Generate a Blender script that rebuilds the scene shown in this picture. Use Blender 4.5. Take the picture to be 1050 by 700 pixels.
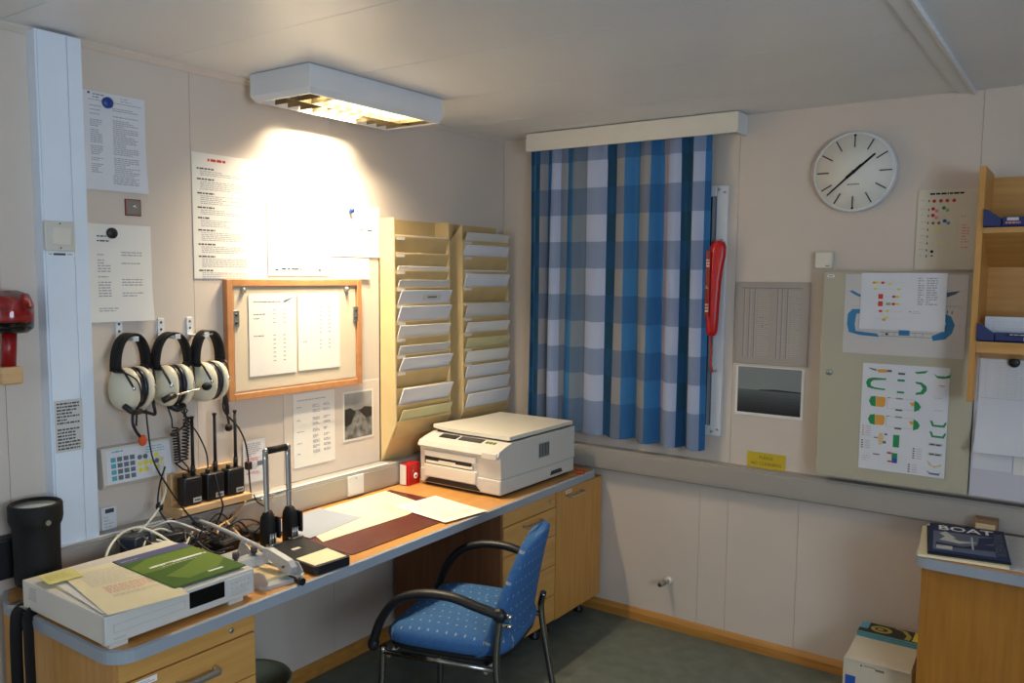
import bpy, bmesh, math, random
from mathutils import Vector, Matrix, Euler
from math import sin, cos, pi, radians
random.seed(7)
for _o in list(bpy.data.objects): bpy.data.objects.remove(_o, do_unlink=True)
SC = bpy.context.scene
COL = SC.collection
PI = pi

# ---------------------------------------------------------------- camera
def setup_camera():
    cd = bpy.data.cameras.new('camera'); co = bpy.data.objects.new('camera', cd); COL.objects.link(co)
    yaw, pitch, roll = radians(35.2407), radians(5.3155), radians(.5128)
    f = Vector((-sin(yaw)*cos(pitch), cos(yaw)*cos(pitch), -sin(pitch)))
    r = Vector((cos(yaw), sin(yaw), 0)); u = r.cross(f)
    r2 = r*cos(roll)+u*sin(roll); u2 = u*cos(roll)-r*sin(roll)
    m = Matrix((r2, u2, -f)).transposed().to_4x4(); m.translation = (2.4772, -3.4213, 1.5945)
    co.matrix_world = m
    cd.sensor_fit = 'HORIZONTAL'; cd.sensor_width = 36; cd.lens = 36*850.83/1050
    cd.shift_y = 12.558/1050; cd.clip_start = .02
    SC.camera = co
setup_camera()

# ---------------------------------------------------------------- world, lights, exposure
w = bpy.data.worlds.new('world'); SC.world = w; w.use_nodes = True
w.node_tree.nodes['Background'].inputs[0].default_value = (.55, .68, .9, 1)
w.node_tree.nodes['Background'].inputs[1].default_value = .35
def area(name, loc, rot, sx, sy, power, col, spread=180):
    l = bpy.data.lights.new(name, 'AREA'); l.shape = 'RECTANGLE'; l.size = sx; l.size_y = sy
    l.energy = power; l.color = col; l.spread = radians(spread)
    o = bpy.data.objects.new(name, l); COL.objects.link(o); o.location = loc; o.rotation_euler = rot
    return o
# daylight through the far window, plus cool fill from an added unseen one
# (modelled further down: window_2, and the added unseen window_fill)
area('daylight_far', (4.17, -3.2, 1.5), (0, radians(90), 0), .9, 1.3, 53, (.68, .83, 1))
area('fill_near', (1.2, -4.97, 1.5), (radians(90), 0, 0), 1.2, .9, 7, (.80, .88, 1))
SC.view_settings.view_transform = 'Standard'; SC.view_settings.look = 'None'
SC.view_settings.gamma = 1; SC.view_settings.use_curve_mapping = False
SC.view_settings.exposure = 0

# ---------------------------------------------------------------- materials
def lin(c): c /= 255; return c/12.92 if c <= .04045 else ((c+.055)/1.055)**2.4
def rgb(h): return (lin(int(h[0:2], 16)), lin(int(h[2:4], 16)), lin(int(h[4:6], 16)), 1)
M = {}
def node(nt, t, **k):
    n = nt.nodes.new(t)
    for a, b in k.items():
        if a.startswith('i_'): n.inputs[a[2:].replace('_', ' ')].default_value = b
        else: setattr(n, a, b)
    return n
def mk(name, hexc, rough=.5, metal=0, var=.06, scale=8, stretch=(1, 1, 1), bump=0, spec=.5, trans=0, alpha=1, h2=None, detail=3, coat=0):
    m = bpy.data.materials.new(name); m.use_nodes = True; nt = m.node_tree
    b = nt.nodes['Principled BSDF']; L = nt.links.new
    b.inputs['Roughness'].default_value = rough; b.inputs['Metallic'].default_value = metal
    b.inputs['Specular IOR Level'].default_value = spec
    b.inputs['Transmission Weight'].default_value = trans; b.inputs['Alpha'].default_value = alpha
    b.inputs['Coat Weight'].default_value = coat
    c = rgb(hexc)
    tc = node(nt, 'ShaderNodeTexCoord'); mp = node(nt, 'ShaderNodeMapping')
    mp.inputs['Scale'].default_value = stretch; L(tc.outputs['Object'], mp.inputs['Vector'])
    nz = node(nt, 'ShaderNodeTexNoise', i_Scale=scale, i_Detail=detail); L(mp.outputs[0], nz.inputs['Vector'])
    rp = node(nt, 'ShaderNodeValToRGB')
    if h2: lo, hi = rgb(h2), c
    else: lo = tuple(x*(1-var) for x in c[:3])+(1,); hi = tuple(min(1, x*(1+var)) for x in c[:3])+(1,)
    rp.color_ramp.elements[0].color = lo; rp.color_ramp.elements[1].color = hi
    rp.color_ramp.elements[0].position = .3; rp.color_ramp.elements[1].position = .7
    L(nz.outputs[0], rp.inputs[0]); L(rp.outputs[0], b.inputs['Base Color'])
    if bump:
        bp = node(nt, 'ShaderNodeBump', i_Strength=bump, i_Distance=.002); L(nz.outputs[0], bp.inputs['Height']); L(bp.outputs[0], b.inputs['Normal'])
    M[name] = m
    return m
def emis(name, hexc, power, base='ffffff'):
    m = mk(name, base); b = m.node_tree.nodes['Principled BSDF']
    b.inputs['Emission Color'].default_value = rgb(hexc); b.inputs['Emission Strength'].default_value = power
mk('wall_paint', 'd3c7bb', .55, var=.02, scale=3)
mk('ceiling_paint', 'e0e2e4', .35, var=.02, scale=3)
mk('seam', 'bfb3a7', .7)
mk('vinyl', '6a736b', .45, var=.16, scale=14, h2='565f59', detail=8, bump=.05)
mk('white_metal', 'd9dde2', .4, var=.02)
mk('cool_metal', 'e2edfa', .4, var=.02)
mk('alu', 'aaa59d', .42, .15, var=.02)
mk('alu_dark', '8e8a82', .4, .3)
mk('beech', 'd09a50', .42, h2='c08840', stretch=(14, 14, .9), scale=4, detail=6)
mk('beech_y', 'd3a05a', .42, h2='c5904a', stretch=(14, .9, 14), scale=4, detail=6)
mk('beech_x', 'd3a05a', .42, h2='c5904a', stretch=(.9, 14, 14), scale=4, detail=6)
mk('worktop', 'd29a55', .35, h2='c48a48', stretch=(10, .8, 10), scale=4, detail=6)
mk('veneer', 'b67a2c', .45, h2='a56b22', stretch=(14, 14, .9), scale=4, detail=6)
mk('pine', 'c08a45', .4, h2='a8742f', stretch=(.8, 4, 14), scale=5, detail=6)
mk('brownwood', '8b5a35', .5, h2='7a4c2c', stretch=(14, 14, .9), scale=4, detail=6)
mk('framewood', 'c98f5e', .45, h2='bb8152', stretch=(3, 3, 3), scale=10)
mk('palewood', 'dcb585', .5, h2='cfa672', stretch=(14, 1, 14), scale=5)
mk('edge_grey', '9ba3ad', .45, var=.03)
mk('rackcard', 'c8ac77', .6, var=.06, scale=12)
mk('rackcard_light', 'd9c18e', .6, var=.05)
mk('black', '15151a', .45, var=.2)
mk('black_soft', '161617', .65, var=.2, bump=.2, scale=90, spec=.3)
mk('black_gloss', '08080a', .12)
mk('dark_grey', '3a3a3c', .5)
mk('chrome', 'd8d8d6', .14, 1, var=.02); mk('dark_chrome', '8f8d88', .16, 1, var=.02)
mk('steel', 'b9b9b5', .3, .85, var=.04)
mk('grey_metal', 'b9bdc2', .4, .3, var=.04)
mk('beige_plastic', 'd3cfc6', .45, var=.02)
mk('beige_light', 'dfd9cb', .45, var=.02)
mk('cool_plastic', 'cfcdc8', .45, var=.02)
mk('cream_shell', 'dcd6bf', .3, var=.03)
mk('beige_board', 'b5b09a', .45, var=.02, scale=2)
mk('pale_board', 'c9c8d2', .4, var=.02, scale=2)
mk('red', 'c01416', .35, var=.08)
mk('red_dark', '8d0d10', .35)
mk('redflex', 'd2382f', .5)
mk('orange', 'd2552a', .8, bump=.5, scale=120)
mk('leather', '5c2620', .38, var=.12, scale=30, bump=.1)
mk('glass', 'ffffff', .03, trans=1, var=0)
mk('window_glass', '202a33', .06)
mk('white_cable', 'd8d5c2', .5)
mk('olive', '7b7d66', .5, var=.05)
mk('carton', 'cfc6b0', .7, var=.05)
mk('brown', '8a6a4d', .6)
mk('headcushion', '17151f', .35)
for n, h in dict(paper='e9e6df', paper_cool='dadce2', cream='efe3bd', ink='4a4a4e', inklight='a6a6ac', blackink='1c1c20', p_red='cc3a2e', p_blue='3c7fb0', p_green='2f8f5a',
                 p_yellow='e8dc4a', p_orange='e0a24a', p_navy='28304e', p_sky='8fc6dd', p_grey='b9b9b4', p_pink='dc8a90', p_white='f4f4f2', p_teal='5aa7b4', p_lime='6c8636',
                 p_dgreen='4b6b2c', p_tan='d6bd90', p_dgrey='5b5f60', p_lgrey='cfcdc8', p_blue2='2b57b0', p_slate='6a7480', violet='5b5f86').items(): mk(n, h, .6, var=.025, spec=.25)
mk('magnet_blue', '1d3f8c', .35); mk('binder_blue', '172a66', .35)
emis('tube_glow', 'ffc986', 2.0); mk('louvre', '6a6045', .4, .2)

# chair cloth: woven blue with a sprinkle of pale flecks, on UV in metres
def chair_cloth():
    m = mk('chair_cloth', '3a6496', .85, var=.12, scale=120, bump=.25, spec=.2); nt = m.node_tree; L = nt.links.new
    b = nt.nodes['Principled BSDF']; src = [l for l in nt.links if l.to_socket == b.inputs['Base Color']][0].from_socket
    tc = node(nt, 'ShaderNodeTexCoord'); v = node(nt, 'ShaderNodeVectorMath', operation='MULTIPLY'); v.inputs[1].default_value = (32, 22, 0)
    L(tc.outputs['UV'], v.inputs[0])
    sx = node(nt, 'ShaderNodeSeparateXYZ'); L(v.outputs[0], sx.inputs[0])
    fl = node(nt, 'ShaderNodeMath', operation='FLOOR'); L(sx.outputs[1], fl.inputs[0])
    of = node(nt, 'ShaderNodeMath', operation='MULTIPLY'); of.inputs[1].default_value = .5; L(fl.outputs[0], of.inputs[0])
    ad = node(nt, 'ShaderNodeMath', operation='ADD'); L(sx.outputs[0], ad.inputs[0]); L(of.outputs[0], ad.inputs[1])
    cx = node(nt, 'ShaderNodeCombineXYZ'); L(ad.outputs[0], cx.inputs[0]); L(sx.outputs[1], cx.inputs[1])
    fr = node(nt, 'ShaderNodeVectorMath', operation='FRACTION'); L(cx.outputs[0], fr.inputs[0])
    ds = node(nt, 'ShaderNodeVectorMath', operation='DISTANCE'); ds.inputs[1].default_value = (.5, .5, 0); L(fr.outputs[0], ds.inputs[0])
    lt = node(nt, 'ShaderNodeMath', operation='LESS_THAN'); lt.inputs[1].default_value = .10; L(ds.outputs['Value'], lt.inputs[0])
    mu = node(nt, 'ShaderNodeMath', operation='MULTIPLY'); mu.inputs[1].default_value = .42; L(lt.outputs[0], mu.inputs[0])
    mx = node(nt, 'ShaderNodeMixRGB'); mx.inputs[2].default_value = rgb('c9c3a8'); L(mu.outputs[0], mx.inputs[0]); L(src, mx.inputs[1]); L(mx.outputs[0], b.inputs['Base Color'])
chair_cloth()
def curtain_cloth():
    m = mk('curtain_cloth', '5080a8', .9, var=.05, scale=200, bump=.15, spec=.1); nt = m.node_tree; L = nt.links.new
    b = nt.nodes['Principled BSDF']
    tc = node(nt, 'ShaderNodeTexCoord'); sx = node(nt, 'ShaderNodeSeparateXYZ'); L(tc.outputs['UV'], sx.inputs[0])
    rp = node(nt, 'ShaderNodeValToRGB'); cr = rp.color_ramp; cr.interpolation = 'CONSTANT'
    B_, T_, W_, G_, N_ = '3b73a6', '8f8f92', 'a9b5d2', '75808c', '23465f'
    st = [(0, B_), (.06, N_), (.075, T_), (.105, B_), (.15, W_), (.19, T_), (.225, B_), (.27, G_), (.355, W_), (.455, N_), (.52, T_), (.56, B_), (.65, T_), (.70, B_), (.765, 'a39aa6'), (.80, W_), (.85, N_), (.925, W_), (.965, B_)]
    cr.elements[0].position = 0; cr.elements[0].color = rgb(st[0][1]); cr.elements[1].position = st[1][0]; cr.elements[1].color = rgb(st[1][1])
    for p, c in st[2:]: e = cr.elements.new(p); e.color = rgb(c)
    L(sx.outputs[0], rp.inputs[0])
    ml = node(nt, 'ShaderNodeMath', operation='MULTIPLY'); ml.operation = 'MULTIPLY_ADD'; ml.inputs[1].default_value = 4.115; ml.inputs[2].default_value = .765; L(sx.outputs[1], ml.inputs[0])
    fr = node(nt, 'ShaderNodeMath', operation='FRACT'); L(ml.outputs[0], fr.inputs[0])
    lt = node(nt, 'ShaderNodeMath', operation='LESS_THAN'); lt.inputs[1].default_value = .5; L(fr.outputs[0], lt.inputs[0])
    mu = node(nt, 'ShaderNodeMath', operation='MULTIPLY'); mu.inputs[1].default_value = .5; L(lt.outputs[0], mu.inputs[0])
    mx = node(nt, 'ShaderNodeMixRGB'); mx.inputs[2].default_value = rgb('27507c'); L(mu.outputs[0], mx.inputs[0]); L(rp.outputs[0], mx.inputs[1])
    L(mx.outputs[0], b.inputs['Base Color'])
curtain_cloth()

# ---------------------------------------------------------------- mesh builder
class B:
    def __init__(s): s.bm = bmesh.new(); s.mats = []; s.uv = s.bm.loops.layers.uv.new('UVMap'); s.smooth = False
    def mi(s, m):
        if m not in s.mats: s.mats.append(m)
        return s.mats.index(m)
    def fin(s, faces, m, smooth=False):
        i = s.mi(m)
        for f in faces: f.material_index = i; f.smooth = smooth
    def box(s, x0, x1, y0, y1, z0, z1, m, bev=0, R=None, pivot=None, seg=2):
        vs = [s.bm.verts.new((x, y, z)) for x in (x0, x1) for y in (y0, y1) for z in (z0, z1)]
        q = [(0, 1, 3, 2), (4, 6, 7, 5), (0, 4, 5, 1), (2, 3, 7, 6), (0, 2, 6, 4), (1, 5, 7, 3)]
        fs = [s.bm.faces.new([vs[i] for i in f]) for f in q]
        if R is not None:
            pv = Vector(pivot) if pivot else Vector(((x0+x1)/2, (y0+y1)/2, (z0+z1)/2))
            for v in vs: v.co = R @ (v.co-pv)+pv
        s.fin(fs, m)
        if bev:
            es = list({e for f in fs for e in f.edges})
            r = bmesh.ops.bevel(s.bm, geom=es, offset=bev, segments=seg, affect='EDGES', profile=.5)
            s.fin([f for f in r['faces']], m, True)
        return s
    def prism(s, pts, axis, d0, d1, m, smooth=False):
        # pts: 2-D outline in the two remaining axes (in x,y,z order)
        def P(p, d):
            return {'x': (d, p[0], p[1]), 'y': (p[0], d, p[1]), 'z': (p[0], p[1], d)}[axis]
        a = [s.bm.verts.new(P(p, d0)) for p in pts]; b = [s.bm.verts.new(P(p, d1)) for p in pts]
        n = len(pts); fs = [s.bm.faces.new(a), s.bm.faces.new(b[::-1])]
        sd = [s.bm.faces.new((a[i], b[i], b[(i+1) % n], a[(i+1) % n])) for i in range(n)]
        s.fin(fs, m); s.fin(sd, m, smooth)
        bmesh.ops.recalc_face_normals(s.bm, faces=fs+sd)
        return s
    def rings(s, R, m, caps=True, close=False, smooth=True):
        V = [[s.bm.verts.new(p) for p in r] for r in R]; n = len(R[0]); fs = []
        for i in range(len(V)-1):
            for j in range(n):
                k = (j+1) % n
                fs.append(s.bm.faces.new((V[i][j], V[i][k], V[i+1][k], V[i+1][j])))
        s.fin(fs, m, smooth)
        if caps:
            cf = [s.bm.faces.new(V[0][::-1]), s.bm.faces.new(V[-1])]; s.fin(cf, m); fs += cf
        bmesh.ops.recalc_face_normals(s.bm, faces=fs)
        return s
    def tube(s, pts, r, m, n=8, smooth=0, r1=None, flat=None):
        P = [Vector(p) for p in pts]
        if smooth: P = spline(P, smooth)
        R = []; up = None
        for i, p in enumerate(P):
            t = (P[min(i+1, len(P)-1)]-P[max(i-1, 0)]).normalized()
            if up is None: up = Vector((0, 0, 1)) if abs(t.z) < .9 else Vector((1, 0, 0))
            a = t.cross(up)
            if a.length < 1e-5: a = t.orthogonal()
            a.normalize(); up = a.cross(t).normalized()
            rr = r if r1 is None else r+(r1-r)*i/(len(P)-1)
            fa, fb = flat if flat else (1, 1)
            R.append([p+a*rr*fa*cos(2*PI*k/n)+up*rr*fb*sin(2*PI*k/n) for k in range(n)])
        return s.rings(R, m)
    def lathe(s, prof, c, axis, m, n=24):
        c = Vector(c); R = []
        for r, h in prof:
            r = max(r, 1e-4)
            ring = []
            for k in range(n):
                a, b = r*cos(2*PI*k/n), r*sin(2*PI*k/n)
                ring.append(c+Vector({'x': (h, a, b), 'y': (a, h, b), 'z': (a, b, h)}[axis]))
            R.append(ring)
        return s.rings(R, m)
    def ell(s, c, rad, m, n=20, k=12, p=1):
        R = []
        for i in range(k+1):
            t = -PI/2+PI*i/k; q = max(cos(t), 1e-3)**p; h = sin(t)
            h = math.copysign(abs(h)**p, h)
            R.append([(c[0]+rad[0]*q*cos(2*PI*j/n), c[1]+rad[1]*q*sin(2*PI*j/n), c[2]+rad[2]*h) for j in range(n)])
        return s.rings(R, m)
    def grid(s, fn, nu, nv, m, thick=0, smooth=True, uvs=None):
        # fn(u,v)->(point, normal) ; closed slab of given thickness
        T = []
        for sd in ((1, -1) if thick else (1,)):
            g = []
            for i in range(nu+1):
                row = []
                for j in range(nv+1):
                    p, nn = fn(i/nu, j/nv); row.append(s.bm.verts.new(Vector(p)+Vector(nn)*thick/2*sd))
                g.append(row)
            T.append(g)
        fs = []
        for gi, g in enumerate(T):
            for i in range(nu):
                for j in range(nv):
                    q = (g[i][j], g[i+1][j], g[i+1][j+1], g[i][j+1]); uvq = ((i, j), (i+1, j), (i+1, j+1), (i, j+1))
                    if gi: q = q[::-1]; uvq = uvq[::-1]
                    f = s.bm.faces.new(q); fs.append(f)
                    for lp, (a, b) in zip(f.loops, uvq):
                        lp[s.uv].uv = uvs(a/nu, b/nv) if uvs else (a/nu, b/nv)
        if thick:
            A, C = T
            ring = [(i, 0) for i in range(nu)]+[(nu, j) for j in range(nv)]+[(i, nv) for i in range(nu, 0, -1)]+[(0, j) for j in range(nv, 0, -1)]
            for k in range(len(ring)):
                a, b = ring[k], ring[(k+1) % len(ring)]
                f = s.bm.faces.new([s.bm.verts.new(v.co) for v in (A[a[0]][a[1]], C[a[0]][a[1]], C[b[0]][b[1]], A[b[0]][b[1]])]); fs.append(f)
                for lp, (x, y) in zip(f.loops, (a, a, b, b)): lp[s.uv].uv = uvs(x/nu, y/nv) if uvs else (x/nu, y/nv)
        s.fin(fs, m, smooth)
        return s
def spline(P, k):
    out = []
    for i in range(len(P)-1):
        a, b, c, d = P[max(i-1, 0)], P[i], P[i+1], P[min(i+2, len(P)-1)]
        for j in range(k):
            t = j/k
            out.append(.5*((2*b)+(c-a)*t+(2*a-5*b+4*c-d)*t*t+(3*b-3*c+d-a)*t**3))
    out.append(P[-1]); return out
def off(o):
    v = Vector((0, 0, 0))
    while o is not None: v += o.location; o = o.parent
    return v
def obj(name, b, parent=None, kind=None, label=None, local=False):
    b.bm.normal_update()
    if parent is not None and not local:
        bmesh.ops.translate(b.bm, verts=b.bm.verts, vec=-off(parent))
    me = bpy.data.meshes.new(name); b.bm.to_mesh(me); b.bm.free()
    for m in b.mats: me.materials.append(M[m])
    o = bpy.data.objects.new(name, me); COL.objects.link(o)
    if parent is not None: o.parent = parent
    if kind: o['kind'] = kind
    if label: o['label'] = label
    return o
def tag(o, label, cat, group=None):
    o['label'] = label; o['category'] = cat
    if group: o['group'] = group
    return o
def thing(name, label, cat, loc=(0, 0, 0), rz=0, group=None):
    o = bpy.data.objects.new(name, None); COL.objects.link(o); o.location = loc; o.rotation_euler = (0, 0, rz); o.empty_display_size = .05
    return tag(o, label, cat, group)
def struct(name, b, parent=None): return obj(name, b, parent, None if parent else 'structure')
def part(name, parent, *boxes, label=None):
    b = B()
    for x in boxes: b.box(*x)
    return obj(name, b, parent, label=label)
def copies(o, parent, pts):
    for p in pts:
        c = o.copy(); COL.objects.link(c); c.parent = parent; c.location = o.location+Vector(p)

# lettering: font outlines as flat mesh pieces
_fc = {}
def font(text, bold=False):
    if text not in _fc:
        cu = bpy.data.curves.new('lettering', 'FONT'); cu.body = text; cu.size = 1; cu.resolution_u = 2; cu.align_x = 'CENTER'; cu.align_y = 'CENTER'
        if bold: cu.offset = .02
        o = bpy.data.objects.new('lettering', cu); COL.objects.link(o)
        me = bpy.data.meshes.new_from_object(o.evaluated_get(bpy.context.evaluated_depsgraph_get()))
        _fc[text] = ([v.co.copy() for v in me.vertices], [tuple(p.vertices) for p in me.polygons])
        bpy.data.objects.remove(o); bpy.data.curves.remove(cu); bpy.data.meshes.remove(me)
    return _fc[text]
class Sheet:
    """flat printed thing: origin is the lower left corner, U right, V up, N out of the face"""
    def __init__(s, o, U, V, w, h, m='paper', curl=None, th=.0008, nu=6, nv=8):
        s.o = Vector(o); s.U = Vector(U).normalized(); s.V = Vector(V).normalized(); s.N = s.U.cross(s.V); s.w, s.h = w, h
        s.curl = curl or (lambda u, v: 0); s.b = B(); s.th = th; s.k = 0
        s.b.grid(lambda u, v: (s.P(u*w, v*h, 0), s.N), nu, nv, m, th)
    def P(s, u, v, d): return s.o+s.U*u+s.V*v+s.N*(s.curl(u/s.w, v/s.h)+d)
    def lift(s): s.k += 1; return s.th/2+.0003+.00002*(s.k % 12)
    def rect(s, u0, v0, u1, v1, m, n=1):
        d = s.lift(); f = []
        for i in range(n):
            a, c = u0+(u1-u0)*i/n, u0+(u1-u0)*(i+1)/n
            f.append(s.b.bm.faces.new([s.b.bm.verts.new(s.P(x, y, d)) for x, y in ((a, v0), (c, v0), (c, v1), (a, v1))]))
        s.b.fin(f, m); return s
    def poly(s, pts, m):
        d = s.lift(); f = s.b.bm.faces.new([s.b.bm.verts.new(s.P(x, y, d)) for x, y in pts]); s.b.fin([f], m); return s
    def disc(s, u, v, r, m, ry=None, n=14): return s.poly([(u+r*cos(2*PI*k/n), v+(ry or r)*sin(2*PI*k/n)) for k in range(n)], m)
    def text(s, u, v, size, txt, m, rot=0, sx=1, bold=False):
        vs, fs = font(txt, bold); d = s.lift(); c_, s_ = cos(rot), sin(rot)
        nv = [s.b.bm.verts.new(s.P(u+size*(p.x*sx*c_-p.y*s_), v+size*(p.x*sx*s_+p.y*c_), d)) for p in vs]
        s.b.fin([s.b.bm.faces.new([nv[i] for i in f]) for f in fs], m); return s
    def lines(s, u0, v1, u1, v0, n, m='inklight', h=.4, full=.9, seed=1, gap=0, word=.012):
        rd = random.Random(seed); st = (v1-v0)/n
        for i in range(n):
            if rd.random() < gap: continue
            y = v1-st*(i+.5); end = u0+(u1-u0)*(full if rd.random() < .6 else rd.uniform(.35, full)); x = u0
            while x < end-.001:
                l = min(rd.uniform(.4, 1.5)*word, end-x); s.rect(x, y-st*h/2, x+l, y+st*h/2, m); x += l+word*.22
        return s
    def done(s, name, label=None, cat=None, group=None, parent=None):
        o = obj(name, s.b, parent)
        if label and cat: tag(o, label, cat, group)
        return o
XW = dict(U=(0, 1, 0), V=(0, 0, 1))       # sheet on the left wall (normal +x)
def onleft(y0, y1, z0, z1, x, m='paper', **k): return Sheet((x, y0, z0), (0, 1, 0), (0, 0, 1), y1-y0, z1-z0, m, **k)
def onright(x0, x1, z0, z1, y, m='paper', **k): return Sheet((x0, y, z0), (1, 0, 0), (0, 0, 1), x1-x0, z1-z0, m, **k)
def flat(x0, y0, ang, w, h, z, m='paper', **k): return Sheet((x0, y0, z), (cos(ang), sin(ang), 0), (-sin(ang), cos(ang), 0), w, h, m, **k)
# ================================================================ SETTING
def build_room():
    b = B(); b.box(0, 4.2, -5, 0, -.06, 0, 'vinyl'); struct('floor', b)
    b = B(); b.box(-.1, 4.3, -5.1, .1, 2.276, 2.34, 'seam'); c = struct('ceiling', b)
    ys = [.0, -.42, -.90, -1.38, -1.86, -2.34, -2.82, -3.3, -3.9, -5.0]
    for a, d in zip(ys[1:], ys): part('panel', c, (0, 2.04, a+.001, d-.001, 2.27, 2.276, 'ceiling_paint'))
    for a, d in zip([-.26, -.9, -1.7, -2.5, -3.5, -5], [0, -.26, -.9, -1.7, -2.5, -3.5]): part('panel', c, (2.04, 4.2, a+.0008, d-.0008, 2.27, 2.276, 'ceiling_paint'))
    b = B(); b.box(-.1, -.007, -5, 0, 0, 2.276, 'seam'); wl = struct('wall_left', b)
    ys = [0, -1.157, -1.762, -2.362, -2.96, -3.56, -4.16, -5]
    for a, d in zip(ys[1:], ys): part('panel', wl, (-.007, 0, a+.0006, d-.0006, 0, 2.27, 'wall_paint', .0005))
    b = B(); b.box(-.1, 4.3, .007, .1, 0, 2.276, 'seam'); wr = struct('wall_right', b)
    for xs, z0, z1 in (([0, 1.215, 2.1, 2.7, 3.4, 4.2], .7509, 2.27), ([0, 1.085, 1.215, 1.515, 2.7, 3.4, 4.2], 0, .7491)):
        for a, d in zip(xs, xs[1:]): part('panel', wr, (a+.0006, d-.0006, 0, .007, z0, z1, 'wall_paint', .0005))
    b = B(); b.box(4.2, 4.3, -5, 0, 0, 2.276, 'wall_paint'); struct('wall_far', b)
    b = B(); b.box(-.1, 4.3, -5.1, -5, 0, 2.276, 'wall_paint'); struct('wall_near', b)
    # skirtings
    b = B(); b.prism([(0, 0), (-.018, 0), (-.018, .035), (-.006, .055), (0, .055)], 'x', .0, 4.2, 'pine'); struct('baseboard_right', b)
    b = B(); b.prism([(0, 0), (.018, 0), (.018, .035), (.006, .055), (0, .055)], 'y', -5, -.02, 'pine'); struct('baseboard_left', b)
    b = B(); b.prism([(0, 2.27), (0, 2.250), (.005, 2.250), (.016, 2.263), (.016, 2.27)], 'y', -5, 0, 'wall_paint'); struct('trim_1', b)
    b = B(); b.prism([(2.018, 2.27), (2.018, 2.262), (2.058, 2.262), (2.068, 2.254), (2.072, 2.254), (2.072, 2.27)], 'y', -5, 0, 'ceiling_paint'); struct('trim_2', b)
    # the window behind the curtain: bolted pale frame, glass pane
    b = B()
    for q in ((.32, .365, .915, 1.985), (1.128, 1.176, .915, 1.985)): b.box(q[0], q[1], -.022, 0, q[2], q[3], 'white_metal', .003)
    for q in ((.365, 1.128, .915, .96), (.365, 1.128, 1.94, 1.985)): b.box(q[0], q[1], -.022, 0, q[2], q[3], 'white_metal', .003)
    wf = struct('window_1', b)
    b = B(); b.box(.365, 1.128, -.006, -.001, .96, 1.94, 'window_glass'); obj('pane', b, wf)
    b = B()
    for q in ((1.105, 1.128, .96, 1.94), (.365, .388, .96, 1.94)): b.box(q[0], q[1], -.012, -.001, q[2], q[3], 'edge_grey', .002)
    obj('gasket', b, wf)
    bz = None
    for (x, z) in ((1.139, 1.968), (1.163, 1.955), (1.139, .935), (1.163, .945), (1.15, 1.45), (1.15, 1.2), (1.15, 1.72)):
        if bz is None:
            b = B(); b.lathe([(.0, -.027), (.005, -.026), (.006, -.021)], (x, 0, z), 'y', 'steel', 8); bz = obj('bolt', b, wf); p0 = Vector((x, 0, z))
        else: copies(bz, wf, [Vector((x, 0, z))-p0])
    # window that lets the daylight in, then an unseen one added for fill
    b = B()
    for q in ((-3.9, -3.85, .8, 2.2), (-2.55, -2.5, .8, 2.2)): b.box(4.17, 4.2, q[0], q[1], q[2], q[3], 'white_metal')
    for q in ((-3.85, -2.55, .8, .85), (-3.85, -2.55, 2.15, 2.2)): b.box(4.17, 4.2, q[0], q[1], q[2], q[3], 'white_metal')
    w2 = struct('window_2', b); part('pane', w2, (4.19, 4.199, -3.85, -2.55, .85, 2.15, 'window_glass'))
    b = B()
    for q in ((.55, .6, 1.0, 2.0), (1.8, 1.85, 1.0, 2.0)): b.box(q[0], q[1], -5, -4.975, q[2], q[3], 'white_metal')
    for q in ((.6, 1.8, 1, 1.05), (.6, 1.8, 1.95, 2.0)): b.box(q[0], q[1], -5, -4.975, q[2], q[3], 'white_metal')
    w3 = struct('window_fill', b); part('pane', w3, (.6, 1.8, -4.999, -4.992, 1.05, 1.95, 'window_glass'))
build_room()

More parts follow.
